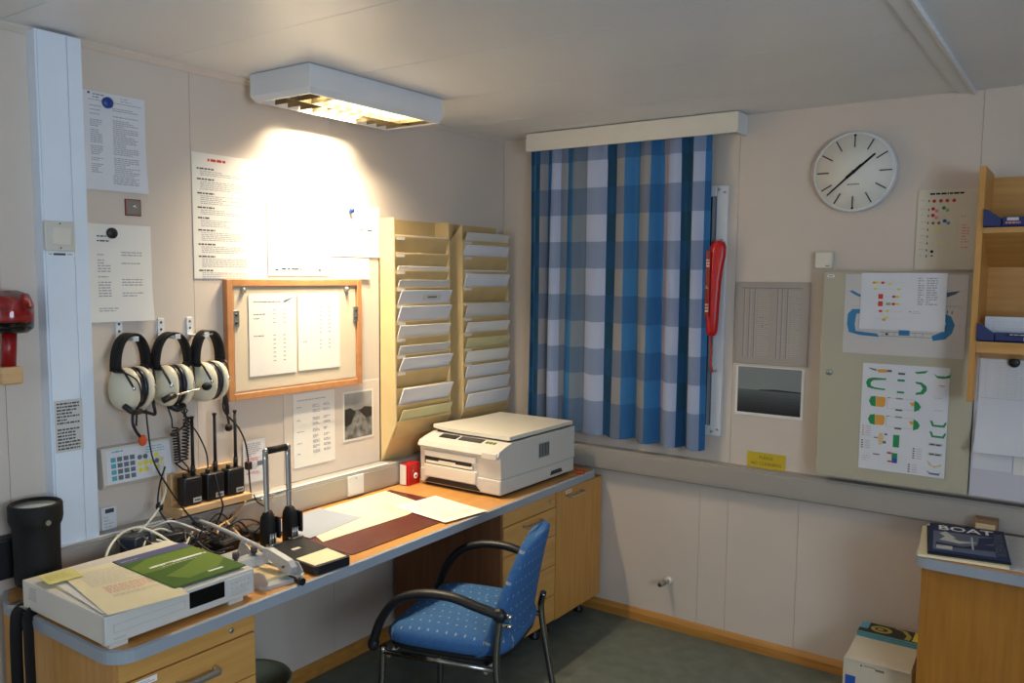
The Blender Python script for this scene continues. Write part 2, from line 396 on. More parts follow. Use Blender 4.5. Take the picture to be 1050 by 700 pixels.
def build_trunking():
    t = thing('cable_trunking', 'long grey aluminium cable trunking on right wall below curtain and electric cabinet', 'trunking', (1.4, 0, .70))
    b = B(); b.prism([(0, .7015), (-.058, .7015), (-.064, .708), (-.064, .796), (-.058, .802), (0, .802)], 'x', .067, 3.2, 'alu'); obj('body', b, t)
    part('cover', t, (.07, 3.2, -.0665, -.063, .716, .788, 'alu', .001))
    part('top_edge', t, (.07, 3.2, -.062, -.052, .800, .8045, 'alu', .001), label='bright upper lip of the trunking')
    t = thing('cable_trunking', 'pale cable trunking along left wall just above the long desk', 'trunking', (0, -1.1, .70))
    b = B(); b.prism([(.0, .7015), (.058, .7015), (.064, .708), (.064, .796), (.058, .802), (0, .802)], 'y', -2.268, 0, 'alu'); obj('body', b, t)
    part('cover', t, (.063, .0665, -2.266, 0, .716, .788, 'alu', .001))
    part('top_edge', t, (.05, .063, -2.266, -.9, .800, .8045, 'white_metal', .001))
    t = thing('vertical_trunking', 'tall bluish white vertical cable trunking at the left, floor trunking to ceiling', 'trunking', (0, -2.2, .8))
    part('body', t, (0, .046, -2.266, -2.137, .803, 2.262, 'cool_metal', .002))
    part('cover', t, (.046, .052, -2.262, -2.182, .803, 2.258, 'cool_metal', .0015))
    part('cover', t, (.046, .050, -2.180, -2.139, .803, 2.258, 'cool_metal', .0015))
    s = onleft(-2.258, -2.178, 1.076, 1.228, .0527, 'p_lgrey', nu=1, nv=1)
    for i in range(15):
        z = .145-.0094*i
        if i == 7: continue
        s.lines(.006, z, .074, z-.0075, 1, 'ink', .62, .95, i+3, 0, .009)
    s.done('number_list', 'small grey printed list stuck on the white vertical trunking', 'label')
    # light switch
    t = thing('light_switch', 'square cream light switch on the white vertical trunking', 'switch', (.052, -2.226, 1.697))
    part('plate', t, (.0525, .064, -2.268, -2.184, 1.655, 1.739, 'beige_plastic', .003))
    b = B(); b.box(.062, .0685, -2.25, -2.197, 1.673, 1.722, 'beige_light', .002, Euler((0, .06, 0)).to_matrix()); obj('rocker', b, t)
    b = B()
    for z in (1.732, 1.664): b.lathe([(0, .0655), (.0022, .065), (.0026, .0635)], (0, -2.226, z), 'x', 'dark_grey', 8)
    obj('screw', b, t)
    s = onleft(-2.26, -2.182, 1.642, 1.650, .0525, 'p_white', nu=1, nv=1); s.rect(.018, .001, .052, .007, 'ink'); s.rect(.004, .002, .014, .006, 'p_grey'); s.rect(.056, .002, .072, .006, 'p_grey')
    s.done('switch_label', 'thin label strip stuck under the cream light switch', 'label')
build_trunking()

# ================================================================ CEILING LAMPS
def build_lamp(x0, x1, y0, y1, label, power):
    t = thing('ceiling_lamp', label, 'lamp', ((x0+x1)/2, (y0+y1)/2, 2.27))
    def rc(i, z): return [(x0+i, y0+i, z), (x1-i, y0+i, z), (x1-i, y1-i, z), (x0+i, y1-i, z)]
    b = B(); b.rings([rc(0, 2.268), rc(0, 2.196), rc(.012, 2.177), rc(.020, 2.177), rc(.024, 2.262)], 'white_metal', caps=False, smooth=False)
    b.box(x0+.02, x1-.02, y0+.02, y1-.02, 2.258, 2.266, 'white_metal'); obj('housing', b, t)
    b = B(); b.box(x0+.026, x1-.026, y0+.028, y0+.0295, 2.179, 2.213, 'louvre'); fin = obj('louvre_blade', b, t)
    n = 11; st = (y1-y0-.056)/n
    copies(fin, t, [(0, st*i, 0) for i in range(1, n+1)])
    b = B(); b.box((x0+x1)/2-.001, (x0+x1)/2+.001, y0+.026, y1-.026, 2.179, 2.213, 'louvre'); obj('louvre_spine', b, t)
    b = B(); b.tube([((x0+x1)/2-.055, y0+.05, 2.237), ((x0+x1)/2-.055, y1-.05, 2.237)], .012, 'tube_glow', 10); tb = obj('fluorescent_tube', b, t); copies(tb, t, [(.11, 0, 0)])
    # one light under each tube; the wall-side reflector throws its light towards the wall
    for dx, tilt, sp, k in ((-.055, 22, 104, .56), (.055, 0, 158, .90)):
        l = bpy.data.lights.new('lamp_light', 'AREA'); l.shape = 'RECTANGLE'; l.size = .024; l.size_y = (y1-y0)*(.30 if tilt else .62); l.energy = power*k; l.color = (1, .84, .60) if tilt else (1, .80, .52); l.spread = radians(sp)
        o = bpy.data.objects.new('lamp_light', l); COL.objects.link(o); o.parent = t; o.location = (dx, 0, -.048); o.rotation_euler = (0, radians(tilt), 0)
build_lamp(.075, .372, -1.578, -.917, 'white box ceiling lamp with glowing louvre above the desk', 22)
build_lamp(2.95, 3.25, -3.9, -3.27, 'unseen white box ceiling lamp added behind the photographer for warm fill', 4)  # unseen copy of the desk lamp, added as warm fill

# ================================================================ CURTAIN, PELMET
def build_curtain():
    t = thing('pelmet', 'plain white pelmet board above the blue checked curtain', 'pelmet', (.73, 0, 2.185))
    part('front_board', t, (.21, 1.245, -.115, -.102, 2.183, 2.266, 'beige_light', .0015))
    part('end_board', t, (1.232, 1.245, -.102, 0, 2.183, 2.266, 'white_metal', .0015))
    part('curtain_rail', t, (.22, 1.23, -.075, -.055, 2.205, 2.215, 'white_metal'))
    x0, x1 = .205, 1.118
    def fn(u, v):
        ph = 2*PI*(8.5*u+.35*sin(5*u))+.5*sin(7*u+v*1.5)
        amp = .017+.013*(1-v)+.004*sin(13*u)
        x = x0+(x1-x0)*u+.010*cos(ph)*(1-v*.5)+.012*(1-v)*(u-.5)
        y = -.072+amp*sin(ph)*(.65+.35*sin(9*u+1))+.006*sin(23*u+3*v)
        z = .872-.018*u+(2.205-.872+.018*u)*v+.004*sin(ph)*(1-v)
        if v > .93: y = -.072+(y+.072)*.9+.004*sin(80*u)
        dx = (.010*-sin(ph))*8.5*2*PI+.913; dy = amp*cos(ph)*8.5*2*PI
        n = Vector((dy, -dx, 0)).normalized()
        return (x, y, z), n
    b = B(); b.grid(fn, 220, 40, 'curtain_cloth', .0016, uvs=lambda u, v: (u, max(.0605, v*1.333+.02)))
    c = obj('curtain', b); tag(c, 'blue and grey checked curtain hanging under the white pelmet', 'curtain')
build_curtain()

# ================================================================ LONG DESK
def build_desk():
    t = thing('worktop', 'long wooden desk top with a grey edge along the left wall', 'desk', (.3, -1.2, .665))
    # slightly out-of-square front edge, rounded at both ends
    fr = lambda y: .606+(-.06-y)*.0165
    def outline(i):
        P = [(.002, -.064), (fr(-.11)-i, -.064-i*0)]
        P = [(.002, -.066), (.56, -.066-i)]
        for k in range(7):
            a = PI/2-PI/2*k/6; P.append((fr(-.12)-.045-i+.045*cos(a), -.111+.045*sin(a)-i*(1 if k == 0 else .3)))
        for k in range(9):
            a = -PI/2*k/8; r = .065; P.append((fr(-2.43)-r+(r-i)*cos(a), -2.432+r+(r-i)*sin(a)))
        P += [(.09, -2.432+i), (.002, -2.39+i)]
        return P
    b = B(); b.prism(outline(.010), 'z', .668, .700, 'worktop'); obj('top', b, t)
    A, C = outline(.0095), outline(0); b = B(); bm = b.bm; fs = []
    n = len(A); rr = [[bm.verts.new((p[0], p[1], z)) for p in q] for q, z in ((A, .667), (C, .668), (C, .6985), (A, .7004))]
    for i in range(3):
        for j in range(1, n-1): fs.append(bm.faces.new((rr[i][j], rr[i][j+1], rr[i+1][j+1], rr[i+1][j])))
    b.fin(fs, 'edge_grey'); bmesh.ops.recalc_face_normals(bm, faces=fs); obj('edge_strip', b, t, label='grey plastic front edge')
    # right-hand drawer cabinet
    t = thing('drawer_cabinet', 'beech four drawer cabinet under the printer end of the desk', 'cabinet', (.3, -.62, .085))
    part('body', t, (.03, .582, -.815, -.424, .09, .664, 'brownwood'))
    part('side_panel', t, (.03, .598, -.829, -.815, .08, .666, 'brownwood', .001))
    part('top_rail', t, (.582, .598, -.812, -.425, .6, .664, 'beech_y', .001))
    zs = [(.44, .597), (.288, .437), (.20, .285), (.093, .197)]
    zs = [(.478, .597), (.345, .475), (.21, .342), (.093, .207)]
    for i, (a, c) in enumerate(zs):
        d = part('drawer', t, (.584, .601, -.811, -.426, a, c, 'beech_y', .0012))
        if i == 0: handle(d, .601, -.675, -.545, (a+c)/2+.035)
    b = B(); b.lathe([(0, .6035), (.006, .603), (.008, .598)], (0, -.468, .632), 'x', 'steel', 12); obj('lock', b, t)
    feet(t, [(.08, -.78), (.52, -.78), (.52, -.46), (.08, -.46)])
    t = thing('door_cabinet', 'beech cabinet with one tall door in the corner beside the drawers', 'cabinet', (.3, -.21, .085))
    part('body', t, (.03, .582, -.420, -.022, .09, .664, 'beech'))
    d = part('door', t, (.584, .601, -.419, -.02, .088, .662, 'beech', .0012))
    handle(d, .601, -.335, -.215, .63)
    b = B(); b.lathe([(0, .6035), (.006, .603), (.008, .6005)], (0, -.385, .575), 'x', 'steel', 12); obj('lock', b, d)
    s = Sheet((.6018, -.345, .640), (0, 1, 0), (0, 0, 1), .05, .014, 'p_white', nu=1, nv=1); s.rect(.004, .004, .046, .0105, 'p_pink'); s.done('name_strip', parent=d, label='small white and pink label strip')
    feet(t, [(.08, -.38), (.52, -.38), (.52, -.08), (.08, -.08)])
    # left-hand drawer cabinet
    t = thing('drawer_cabinet', 'beech drawer cabinet under the left end of the desk below the video recorder', 'cabinet', (.3, -2.21, .085))
    part('body', t, (.03, .600, -2.408, -2.012, .09, .664, 'beech'))
    part('top_rail', t, (.600, .617, -2.406, -2.014, .612, .664, 'beech_y', .001))
    b = B(); b.lathe([(0, .6205), (.006, .62), (.0085, .617)], (0, -2.09, .636), 'x', 'steel', 14); b.box(.620, .6212, -2.0905, -2.0895, .632, .640, 'black'); obj('lock', b, t)
    for i, (a, c) in enumerate([(.487, .608), (.355, .484), (.222, .352), (.093, .219)]):
        d = part('drawer', t, (.602, .619, -2.405, -2.015, a, c, 'beech_y', .0012))
        if i == 0:
            handle(d, .619, -2.255, -2.145, .553, .009)
            s = Sheet((.6205, -2.385, .588), (0, 1, 0), (0, 0, 1), .075, .016, 'p_white', nu=1, nv=1); s.rect(.006, .004, .068, .006, 'p_pink'); s.rect(.006, .009, .055, .011, 'p_grey'); s.done('name_strip', parent=d, label='white label strip with pink line')
    feet(t, [(.08, -2.37), (.55, -2.37), (.55, -2.05), (.08, -2.05)])
def handle(d, x, y0, y1, z, r=.005):
    b = B(); b.tube([(x, y0, z), (x+.022, y0+.004, z), (x+.026, y0+.014, z), (x+.026, y1-.014, z), (x+.022, y1-.004, z), (x, y1, z)], r, 'steel', 8, 3); obj('handle', b, d)
def feet(t, P):
    b = B(); x, y = P[0]; b.lathe([(.022, 0), (.024, .01), (.014, .02), (.012, .09)], (x, y, 0), 'z', 'black', 12); f = obj('foot', b, t)
    copies(f, t, [(q[0]-x, q[1]-y, 0) for q in P[1:]])
build_desk()

# ================================================================ RIGHT DESK
def build_right_desk():
    t = thing('worktop', 'wooden desk top with grey edge at right holding the magazines', 'desk', (2.4, -.28, .665))
    def ol(i):
        P = [(2.03+i, -.066), (2.03+i, -.47)]
        for k in range(7): a = PI+PI/2*k/6; P.append((2.03+.05+(.05-i)*cos(a), -.47+(.05-i)*sin(a)))
        return P+[(3.1, -.52+i-.0), (3.1, -.066)]
    b = B(); b.prism(ol(.008), 'z', .667, .700, 'worktop'); obj('top', b, t)
    b = B(); fs = []; A, C = ol(.0075), ol(0); n = len(A)
    rr = [[b.bm.verts.new((p[0], p[1], z)) for p in q] for q, z in ((A, .666), (C, .667), (C, .6985), (A, .7004))]
    for i in range(3):
        for j in range(n-2): fs.append(b.bm.faces.new((rr[i][j], rr[i][j+1], rr[i+1][j+1], rr[i+1][j])))
    b.fin(fs, 'edge_grey'); bmesh.ops.recalc_face_normals(b.bm, faces=fs); obj('edge_strip', b, t)
    t = thing('desk_cabinet', 'plain wooden cabinet carrying the desk top at right', 'cabinet', (2.5, -.25, 0))
    part('side_panel', t, (2.052, 2.070, -.475, -.03, .0, .664, 'veneer', .001))
    part('front_panel', t, (2.070, 3.05, -.475, -.457, .0, .664, 'veneer', .001))
    part('body', t, (2.072, 3.05, -.456, -.03, .02, .664, 'brownwood'))
build_right_desk()
# ================================================================ CHAIR
def planar(b, f):
    for fc in b.bm.faces:
        for lp in fc.loops: lp[b.uv].uv = f(lp.vert.co)
def build_chair():
    t = thing('office_chair', 'blue flecked chair with black loop arms and dark chrome frame facing the desk', 'chair', (.806, -1.305, 0), radians(196))
    def rr(ix, z):
        out = []
        for k in range(40):
            a = 2*PI*k/40; c, s_ = cos(a), sin(a); p = 2/4.5
            out.append((.005+(.215-ix)*math.copysign(abs(c)**p, c), (.228-ix)*math.copysign(abs(s_)**p, s_)*(1-.06*(c < 0)*abs(c)), z+(.008*s_*s_)-(.012 if c > .8 and z > .45 else 0)))
        return out
    b = B(); b.rings([rr(.03, .418), rr(.004, .428), rr(0, .448), rr(.006, .468), rr(.025, .482), rr(.07, .489), rr(.14, .487), rr(.2, .486)], 'chair_cloth'); planar(b, lambda c: (c.x, c.y)); obj('seat', b, t, local=True)
    b = B(); b.rings([rr(.012, .408), rr(.008, .412), rr(.012, .424)], 'black_soft'); obj('seat_shell', b, t, local=True)
    def bk(u, v):
        q = 2*u-1; w = .228*(1-.70*max(0, v)**1.7)*(1-.9*max(0, (v-.86)/.14)**3)
        if v < .12: w *= 1-.12*((.12-v)/.12)**2
        z = .415+.40*v-.02*q*q*v
        x = -.190-.085*v**1.4+.045*q*q*(1-.3*v)+(.05*(1-v/.15)**2 if v < .15 else 0)
        n = Vector((1, -.35*q, .2)).normalized()
        return (x, q*w, z), n
    b = B(); b.grid(bk, 14, 18, 'chair_cloth', .030, uvs=lambda u, v: ((u-.5)*.44, v*.4)); bmesh.ops.remove_doubles(b.bm, verts=b.bm.verts, dist=1e-6); o = obj('backrest', b, t, local=True)
    md = o.modifiers.new('round', 'SUBSURF'); md.levels = md.render_levels = 1
    for s in (1, -1):
        y = .230*s
        b = B(); b.tube([(.205, y+.006*s, 0), (.197, y, .30), (.192, y, .425)], .0115, 'dark_chrome', 10, 4); obj('leg', b, t, local=True)
        b = B(); b.tube([(-.262, y+.008*s, 0), (-.215, y+.002*s, .26), (-.190, y, .42), (-.203, y if s > 0 else y*.93, .588 if s > 0 else .49)], .0115, 'dark_chrome', 10, 5); obj('leg', b, t, local=True)
        b = B(); b.tube([(.192, y, .405), (-.188, y, .405)], .0095, 'dark_chrome', 10); obj('side_rail', b, t, local=True)
        ya = .250*s
        b = B(); b.tube([(.218, ya, .425), (.212, ya, .455), (.185, ya, .525), (.13, ya+.004*s, .590), (.05, ya+.006*s, .622), (-.05, ya+.004*s, .626), (-.14, ya, .604)]+([(-.207, ya-.006*s, .586)] if s > 0 else []), .0165, 'black', 12, 6, flat=(1.15, .85))
        b.ell((.216, ya, .437), (.019, .019, .024), 'black', 12, 8); 
        if s > 0: b.ell((-.205, ya-.006*s, .586), (.024, .02, .022), 'black', 12, 8)
        obj('armrest', b, t, local=True)
        for z in (.562, .532):
            if s < 0: break
            b = B(); b.lathe([(0, -.226), (.007, -.225), (.009, -.216), (.009, -.18)], (0, y*.82, z), 'x', 'chrome', 10); obj('screw', b, t, local=True)
    b = B(); b.tube([(.17, -.238, .40), (.17, .238, .40)], .009, 'chrome', 8); b.tube([(-.16, -.238, .40), (-.16, .238, .40)], .009, 'chrome', 8); obj('cross_bar', b, t, local=True)
build_chair()
def build_bin():
    t = thing('waste_bin', 'olive grey waste bin standing under the desk beside the left drawer cabinet', 'bin', (.33, -1.83, 0))
    b = B(); b.lathe([(.0, .0), (.10, .0), (.105, .004), (.135, .298), (.140, .305), (.136, .312), (.128, .300), (.1, .012), (0, .01)], (.33, -1.83, 0), 'z', 'olive', 36); obj('body', b, t)
build_bin()

# ================================================================ PRINTER
def build_printer():
    t = thing('printer', 'beige desktop copier printer on the far end of the desk below the mail racks', 'printer', (.34, -.48, .70))
    x0, x1, y0, y1 = .125, .553, -.775, -.198
    b = B(); pr = [(y0, .778), (y0, .722), (y1, .722), (y1, .778)]
    b.box(x0, x1, y0+.004, y1, .712, .775, 'beige_plastic', .006)
    b.prism([(y0+.01, .777), (y1, .777), (y1, .918), (y0+.085, .918), (y0+.035, .906), (y0-.002, .893), (y0-.012, .874), (y0+.004, .866), (y0+.006, .850)], 'x', x0, x1, 'beige_plastic')
    o = obj('body', b, t)
    b = B(); b.box(x0+.03, x1-.15, y0-.002, y0+.03, .797, .838, 'black', .003); obj('paper_slot', b, t, label='black paper output slot')
    b = B(); b.prism([(x0+.055, .738), (x1-.125, .738), (x1-.10, .718), (x0+.03, .718)], 'y', y0-.002, y0+.012, 'black'); obj('tray_recess', b, t, label='dark finger recess')
    part('tray', t, (x0+.03, x1-.12, y0-.006, y0+.03, .742, .796, 'beige_light', .004))
    part('slot_cover', t, (x0+.03, x1-.12, y0-.003, y0+.03, .828, .856, 'beige_plastic', .003))
    b = B(); b.box(x0+.038, x1-.14, y0-.004, y0+.03, .800, .812, 'beige_light', .002); b.box(x0+.11, x0+.2, y0-.0045, y0+.02, .811, .818, 'beige_light'); obj('output_guide', b, t)
    # lid
    def lid(u, v):
        x = x0+.012+(x1-x0-.02)*u; y = y0+.078+(y1-y0-.082)*v
        z = .934+.010*max(0, (.35-u)/.35)**2*max(0, 1-v*1.6)
        return (x, y, z), (0, 0, 1)
    b = B(); b.grid(lid, 14, 10, 'beige_light', .016, smooth=False); obj('lid', b, t)
    part('lid_base', t, (x0+.02, x1-.016, y0+.095, y1-.008, .917, .927, 'dark_grey'))
    # sloped key panel
    n = Vector((0, -.35, 1)).normalized()
    def pan(xa, xb, s0, s1, m, nm, h=.003):
        b = B(); za = lambda y: .9062+(y-(y0+.035))*.24
        ya, yb = y0+.035+s0*.05, y0+.035+s1*.05
        b.prism([(ya, za(ya)-.002), (yb, za(yb)-.002), (yb, za(yb)+h), (ya, za(ya)+h)], 'x', xa, xb, m); return obj(nm, b, t)
    pan(x0+.075, x0+.165, .1, .75, 'black', 'display'); pan(x0+.18, x0+.30, .1, .75, 'dark_grey', 'key_strip')
    k0 = pan(x0+.32, x0+.332, .2, .5, 'p_lime', 'key'); copies(k0, t, [(.018*i, 0, 0) for i in (1, 2)])
    part('front_latch', t, (x1-.085, x1-.006, y0-.016, y0+.02, .858, .888, 'beige_plastic', .005))
    b = B()
    for i in range(7): b.box(x1-.001, x1+.0015, y0+.285+.0115*i, y0+.2925+.0115*i, .822, .880, 'dark_grey')
    b.box(x1-.002, x1+.0008, y0+.28, y0+.369, .817, .885, 'p_grey'); obj('vent', b, t, label='grey slotted side vent')
    b = B(); b.prism([(-.40, .727), (-.39, .745), (-.31, .745), (-.30, .727)], 'x', x1-.01, x1+.0012, 'dark_grey'); obj('side_recess', b, t, label='dark foot recess')
    part('seam', t, (x0-.0006, x1+.0006, y0+.009, y1+.0006, .775, .7778, 'p_grey'))
    b = B(); b.box(x0+.02, x1-.02, y0+.02, y1-.02, .7005, .7125, 'black'); obj('foot', b, t)
build_printer()
def misc_desk():
    b = B(); b.box(0.070, .118, -.840, -.765, .7005, .792, 'red', .001, Euler((0, 0, .12)).to_matrix())
    o = obj('small_box', b); tag(o, 'small red cardboard box with white discs wedged left of the printer', 'box')
    b2 = B()
    for (y, z) in ((-.820, .762), (-.793, .738)):
        b2.lathe([(0, .0008), (.0125, .0006), (.0125, -.001)], (.117+.0015, y, z), 'x', 'p_white', 16); b2.lathe([(0, .0014), (.005, .0012), (.005, 0)], (.117+.0015, y, z), 'x', 'red_dark', 10)
    m = obj('printed_disc', b2, o, label='white disc print')
    part('side_print', o, (.075, .110, -.8455, -.8435, .705, .79, 'paper'))
    b = B(); b.box(.555, .597, -.20, -.165, .7005, .712, 'orange', .003, Euler((0, 0, .3)).to_matrix()); tag(obj('eraser', b), 'small orange block on the desk beside the printer', 'eraser')
    # outlet cover on left trunking
    t = thing('socket_cover', 'white blank socket cover on the left wall trunking above the papers', 'socket', (.067, -1.1, .74))
    part('plate', t, (.067, .074, -1.143, -1.057, .712, .792, 'white_metal', .002)); part('screw', t, (.0735, .0745, -1.102, -1.098, .778, .782, 'dark_grey'))
    # desk mat and papers
    def poly(pts, z, m, th, name, label, cat, extra=None, group=None):
        b = B(); b.prism(pts, 'z', z, z+th, m)
        if extra: extra(b)
        return tag(obj(name, b), label, cat, group)
    poly([(.105, -1.60), (.565, -1.60), (.570, -1.59), (.565, -.95), (.555, -.935), (.105, -.935)], .7003, 'leather', .003, 'desk_mat', 'dark red brown leather desk mat under the loose papers', 'desk mat')
    poly([(.105, -.965), (.39, -1.02), (.412, -1.17), (.402, -1.572), (.108, -1.45)], .7036, 'cream', .0014, 'paper_sheet', 'large cream sheet lying flat on the leather desk mat', 'paper')
    s = flat(.395, -1.10, radians(170), .20, .09, .7052, 'cream', nu=1, nv=1); s.lines(.01, .08, .19, .01, 6, 'p_grey', .25, .9, 4); s.done('paper_slip', 'cream slip tucked under the white printed sheet', 'paper')
    poly([(.09, -1.31), (.304, -1.295), (.343, -1.575), (.12, -1.59)], .7056, 'p_slateblue', .0012, 'folder', 'blue grey plastic folder lying on the cream sheet behind the tall punch', 'folder')
    s = flat(.595, -1.165, radians(82), .215, .297, .7072, 'paper', nu=8, nv=8, curl=lambda u, v: .012*max(0, u-.6)*max(0, v-.5)); s.lines(.02, .27, .19, .03, 22, 'p_lgrey', .3, .95, 9); s.done('paper_sheet', 'white printed sheet lying at the desk edge before the printer', 'paper')
mk('p_slateblue', 'a3acbd', .3)
misc_desk()

# ================================================================ VIDEO RECORDER and what lies on it
def build_recorder():
    t = thing('video_recorder', 'beige white video recorder with black display on the left end of the desk', 'recorder', (.40, -2.21, .70))
    x0, x1, y0, y1, z0, z1 = .197, .603, -2.428, -2.006, .713, .785
    part('body', t, (x0, x1-.012, y0, y1, z0, z1, 'beige_light', .002))
    part('front_panel', t, (x1-.012, x1+.004, y0-.001, y1+.001, z0, z1-.001, 'cool_plastic', .003))
    b = B(); yb = y0+.02
    for q in ((yb, yb+.19, z0+.046, z0+.0472), (yb, yb+.19, z0+.026, z0+.0272), (yb, yb+.0015, z0+.026, z0+.0472), (yb+.1885, yb+.19, z0+.026, z0+.0472)): b.box(x1+.0035, x1+.0046, *q, 'p_grey')
    obj('tape_flap', b, t)
    part('display', t, (x1+.002, x1+.0055, y0+.222, y0+.327, z0+.019, z0+.062, 'black_gloss', .001))
    part('key_panel', t, (x1+.002, x1+.0068, y0+.335, y1-.004, z0+.014, z0+.064, 'cool_plastic', .002))
    b = B(); b.lathe([(0, .0098), (.0028, .0092), (.0032, .0066)], (x1, y0+.350, z0+.05), 'x', 'p_lgrey', 8); k = obj('key', b, t)
    copies(k, t, [(0, .013*i, -.013*j) for j in range(2) for i in range(5) if i+j])
    b = B()
    for i in range(5): b.box(x1+.0062, x1+.0072, y0+.345, y0+.345+.055-.006*(i % 2), z0+.030-.0035*i, z0+.0312-.0035*i, 'p_grey')
    b.box(x1+.0035, x1+.0046, y0+.02, y0+.05, z0+.010, z0+.013, 'p_grey'); obj('printed_text', b, t)
    b = B()
    for i in range(6): b.box(x0+.03+i*.002, x0+.075, y0-.0008, y0+.002, z0+.028+.006*i, z0+.0305+.006*i, 'p_grey')
    obj('side_vent', b, t)
    f = None
    for (x, y) in ((x1-.01, y0+.03), (x1-.01, y1-.06), (x0+.03, y0+.03), (x0+.03, y1-.06)):
        if f is None: f = part('foot', t, (x-.03, x+.008, y-.018, y+.028, .7003, .7132, 'p_lgrey', .001)); p = (x, y)
        else: copies(f, t, [(x-p[0], y-p[1], 0)])
    # paper pile, note, brochure
    z = .7865
    s = flat(.60, -2.417, radians(87), .20, .345, z+.0006, 'cream', nu=1, nv=1); s.done('paper_sheet', 'lower cream sheet of the paper pile on the video recorder', 'paper')
    s = flat(.590, -2.424, radians(84.5), .205, .345, z+.0022, 'paper', nu=1, nv=1); s.done('paper_sheet', 'middle sheet peeping out of the paper pile on the video recorder', 'paper')
    s = flat(.612, -2.424, radians(80), .195, .36, z+.0042, 'cream', curl=lambda u, v: .004*v*(1-u))
    s.lines(.03, .33, .185, .20, 12, 'p_lgrey', .35, .95, 21); s.lines(.05, .19, .185, .13, 6, 'p_pink', .3, .9, 22); s.lines(.05, .12, .19, .10, 3, 'p_grey', .3, .9, 23); s.done('paper_sheet', 'printed top sheet of the paper pile on the video recorder', 'paper')
    s = flat(.32, -2.418, radians(84), .085, .075, z+.0105, 'p_noteyellow', nu=3, nv=3, curl=lambda u, v: .003*v); s.lines(.008, .06, .075, .02, 4, 'p_yellowd', .2, .9, 5); s.done('sticky_note', 'yellow sticky note on the paper pile at the recorder corner', 'note')
    s = flat(.588, -2.235, radians(88.5), .213, .31, z+.0070, 'p_dgreen', th=.003, nu=4, nv=6)
    s.rect(0, .262, .213, .31, 'violet', 2); s.poly([(.0, .15), (.06, .145), (.12, .165), (.213, .19), (.213, .255), (.07, .255), (0, .215)], 'p_lime'); s.poly([(.06, .03), (.16, .05), (.213, .10), (.213, .19), (.10, .12), (.03, .09)], 'p_lime')
    s.rect(.045, .180, .195, .187, 'p_white', 1); s.lines(.035, .186, .205, .172, 1, 'p_white', .8, 1, 3, 0, .006); s.lines(.06, .165, .17, .158, 1, 'p_lgrey', .5, 1, 4); s.rect(.12, .030, .165, .040, 'p_white'); s.lines(.01, .285, .12, .278, 1, 'p_grey', .5, 1, 8)
    s.done('brochure', 'green brochure with violet top band lying on the video recorder', 'brochure')
mk('p_noteyellow', 'e6dd88', .6); mk('p_yellowd', 'b5a850', .6)
build_recorder()

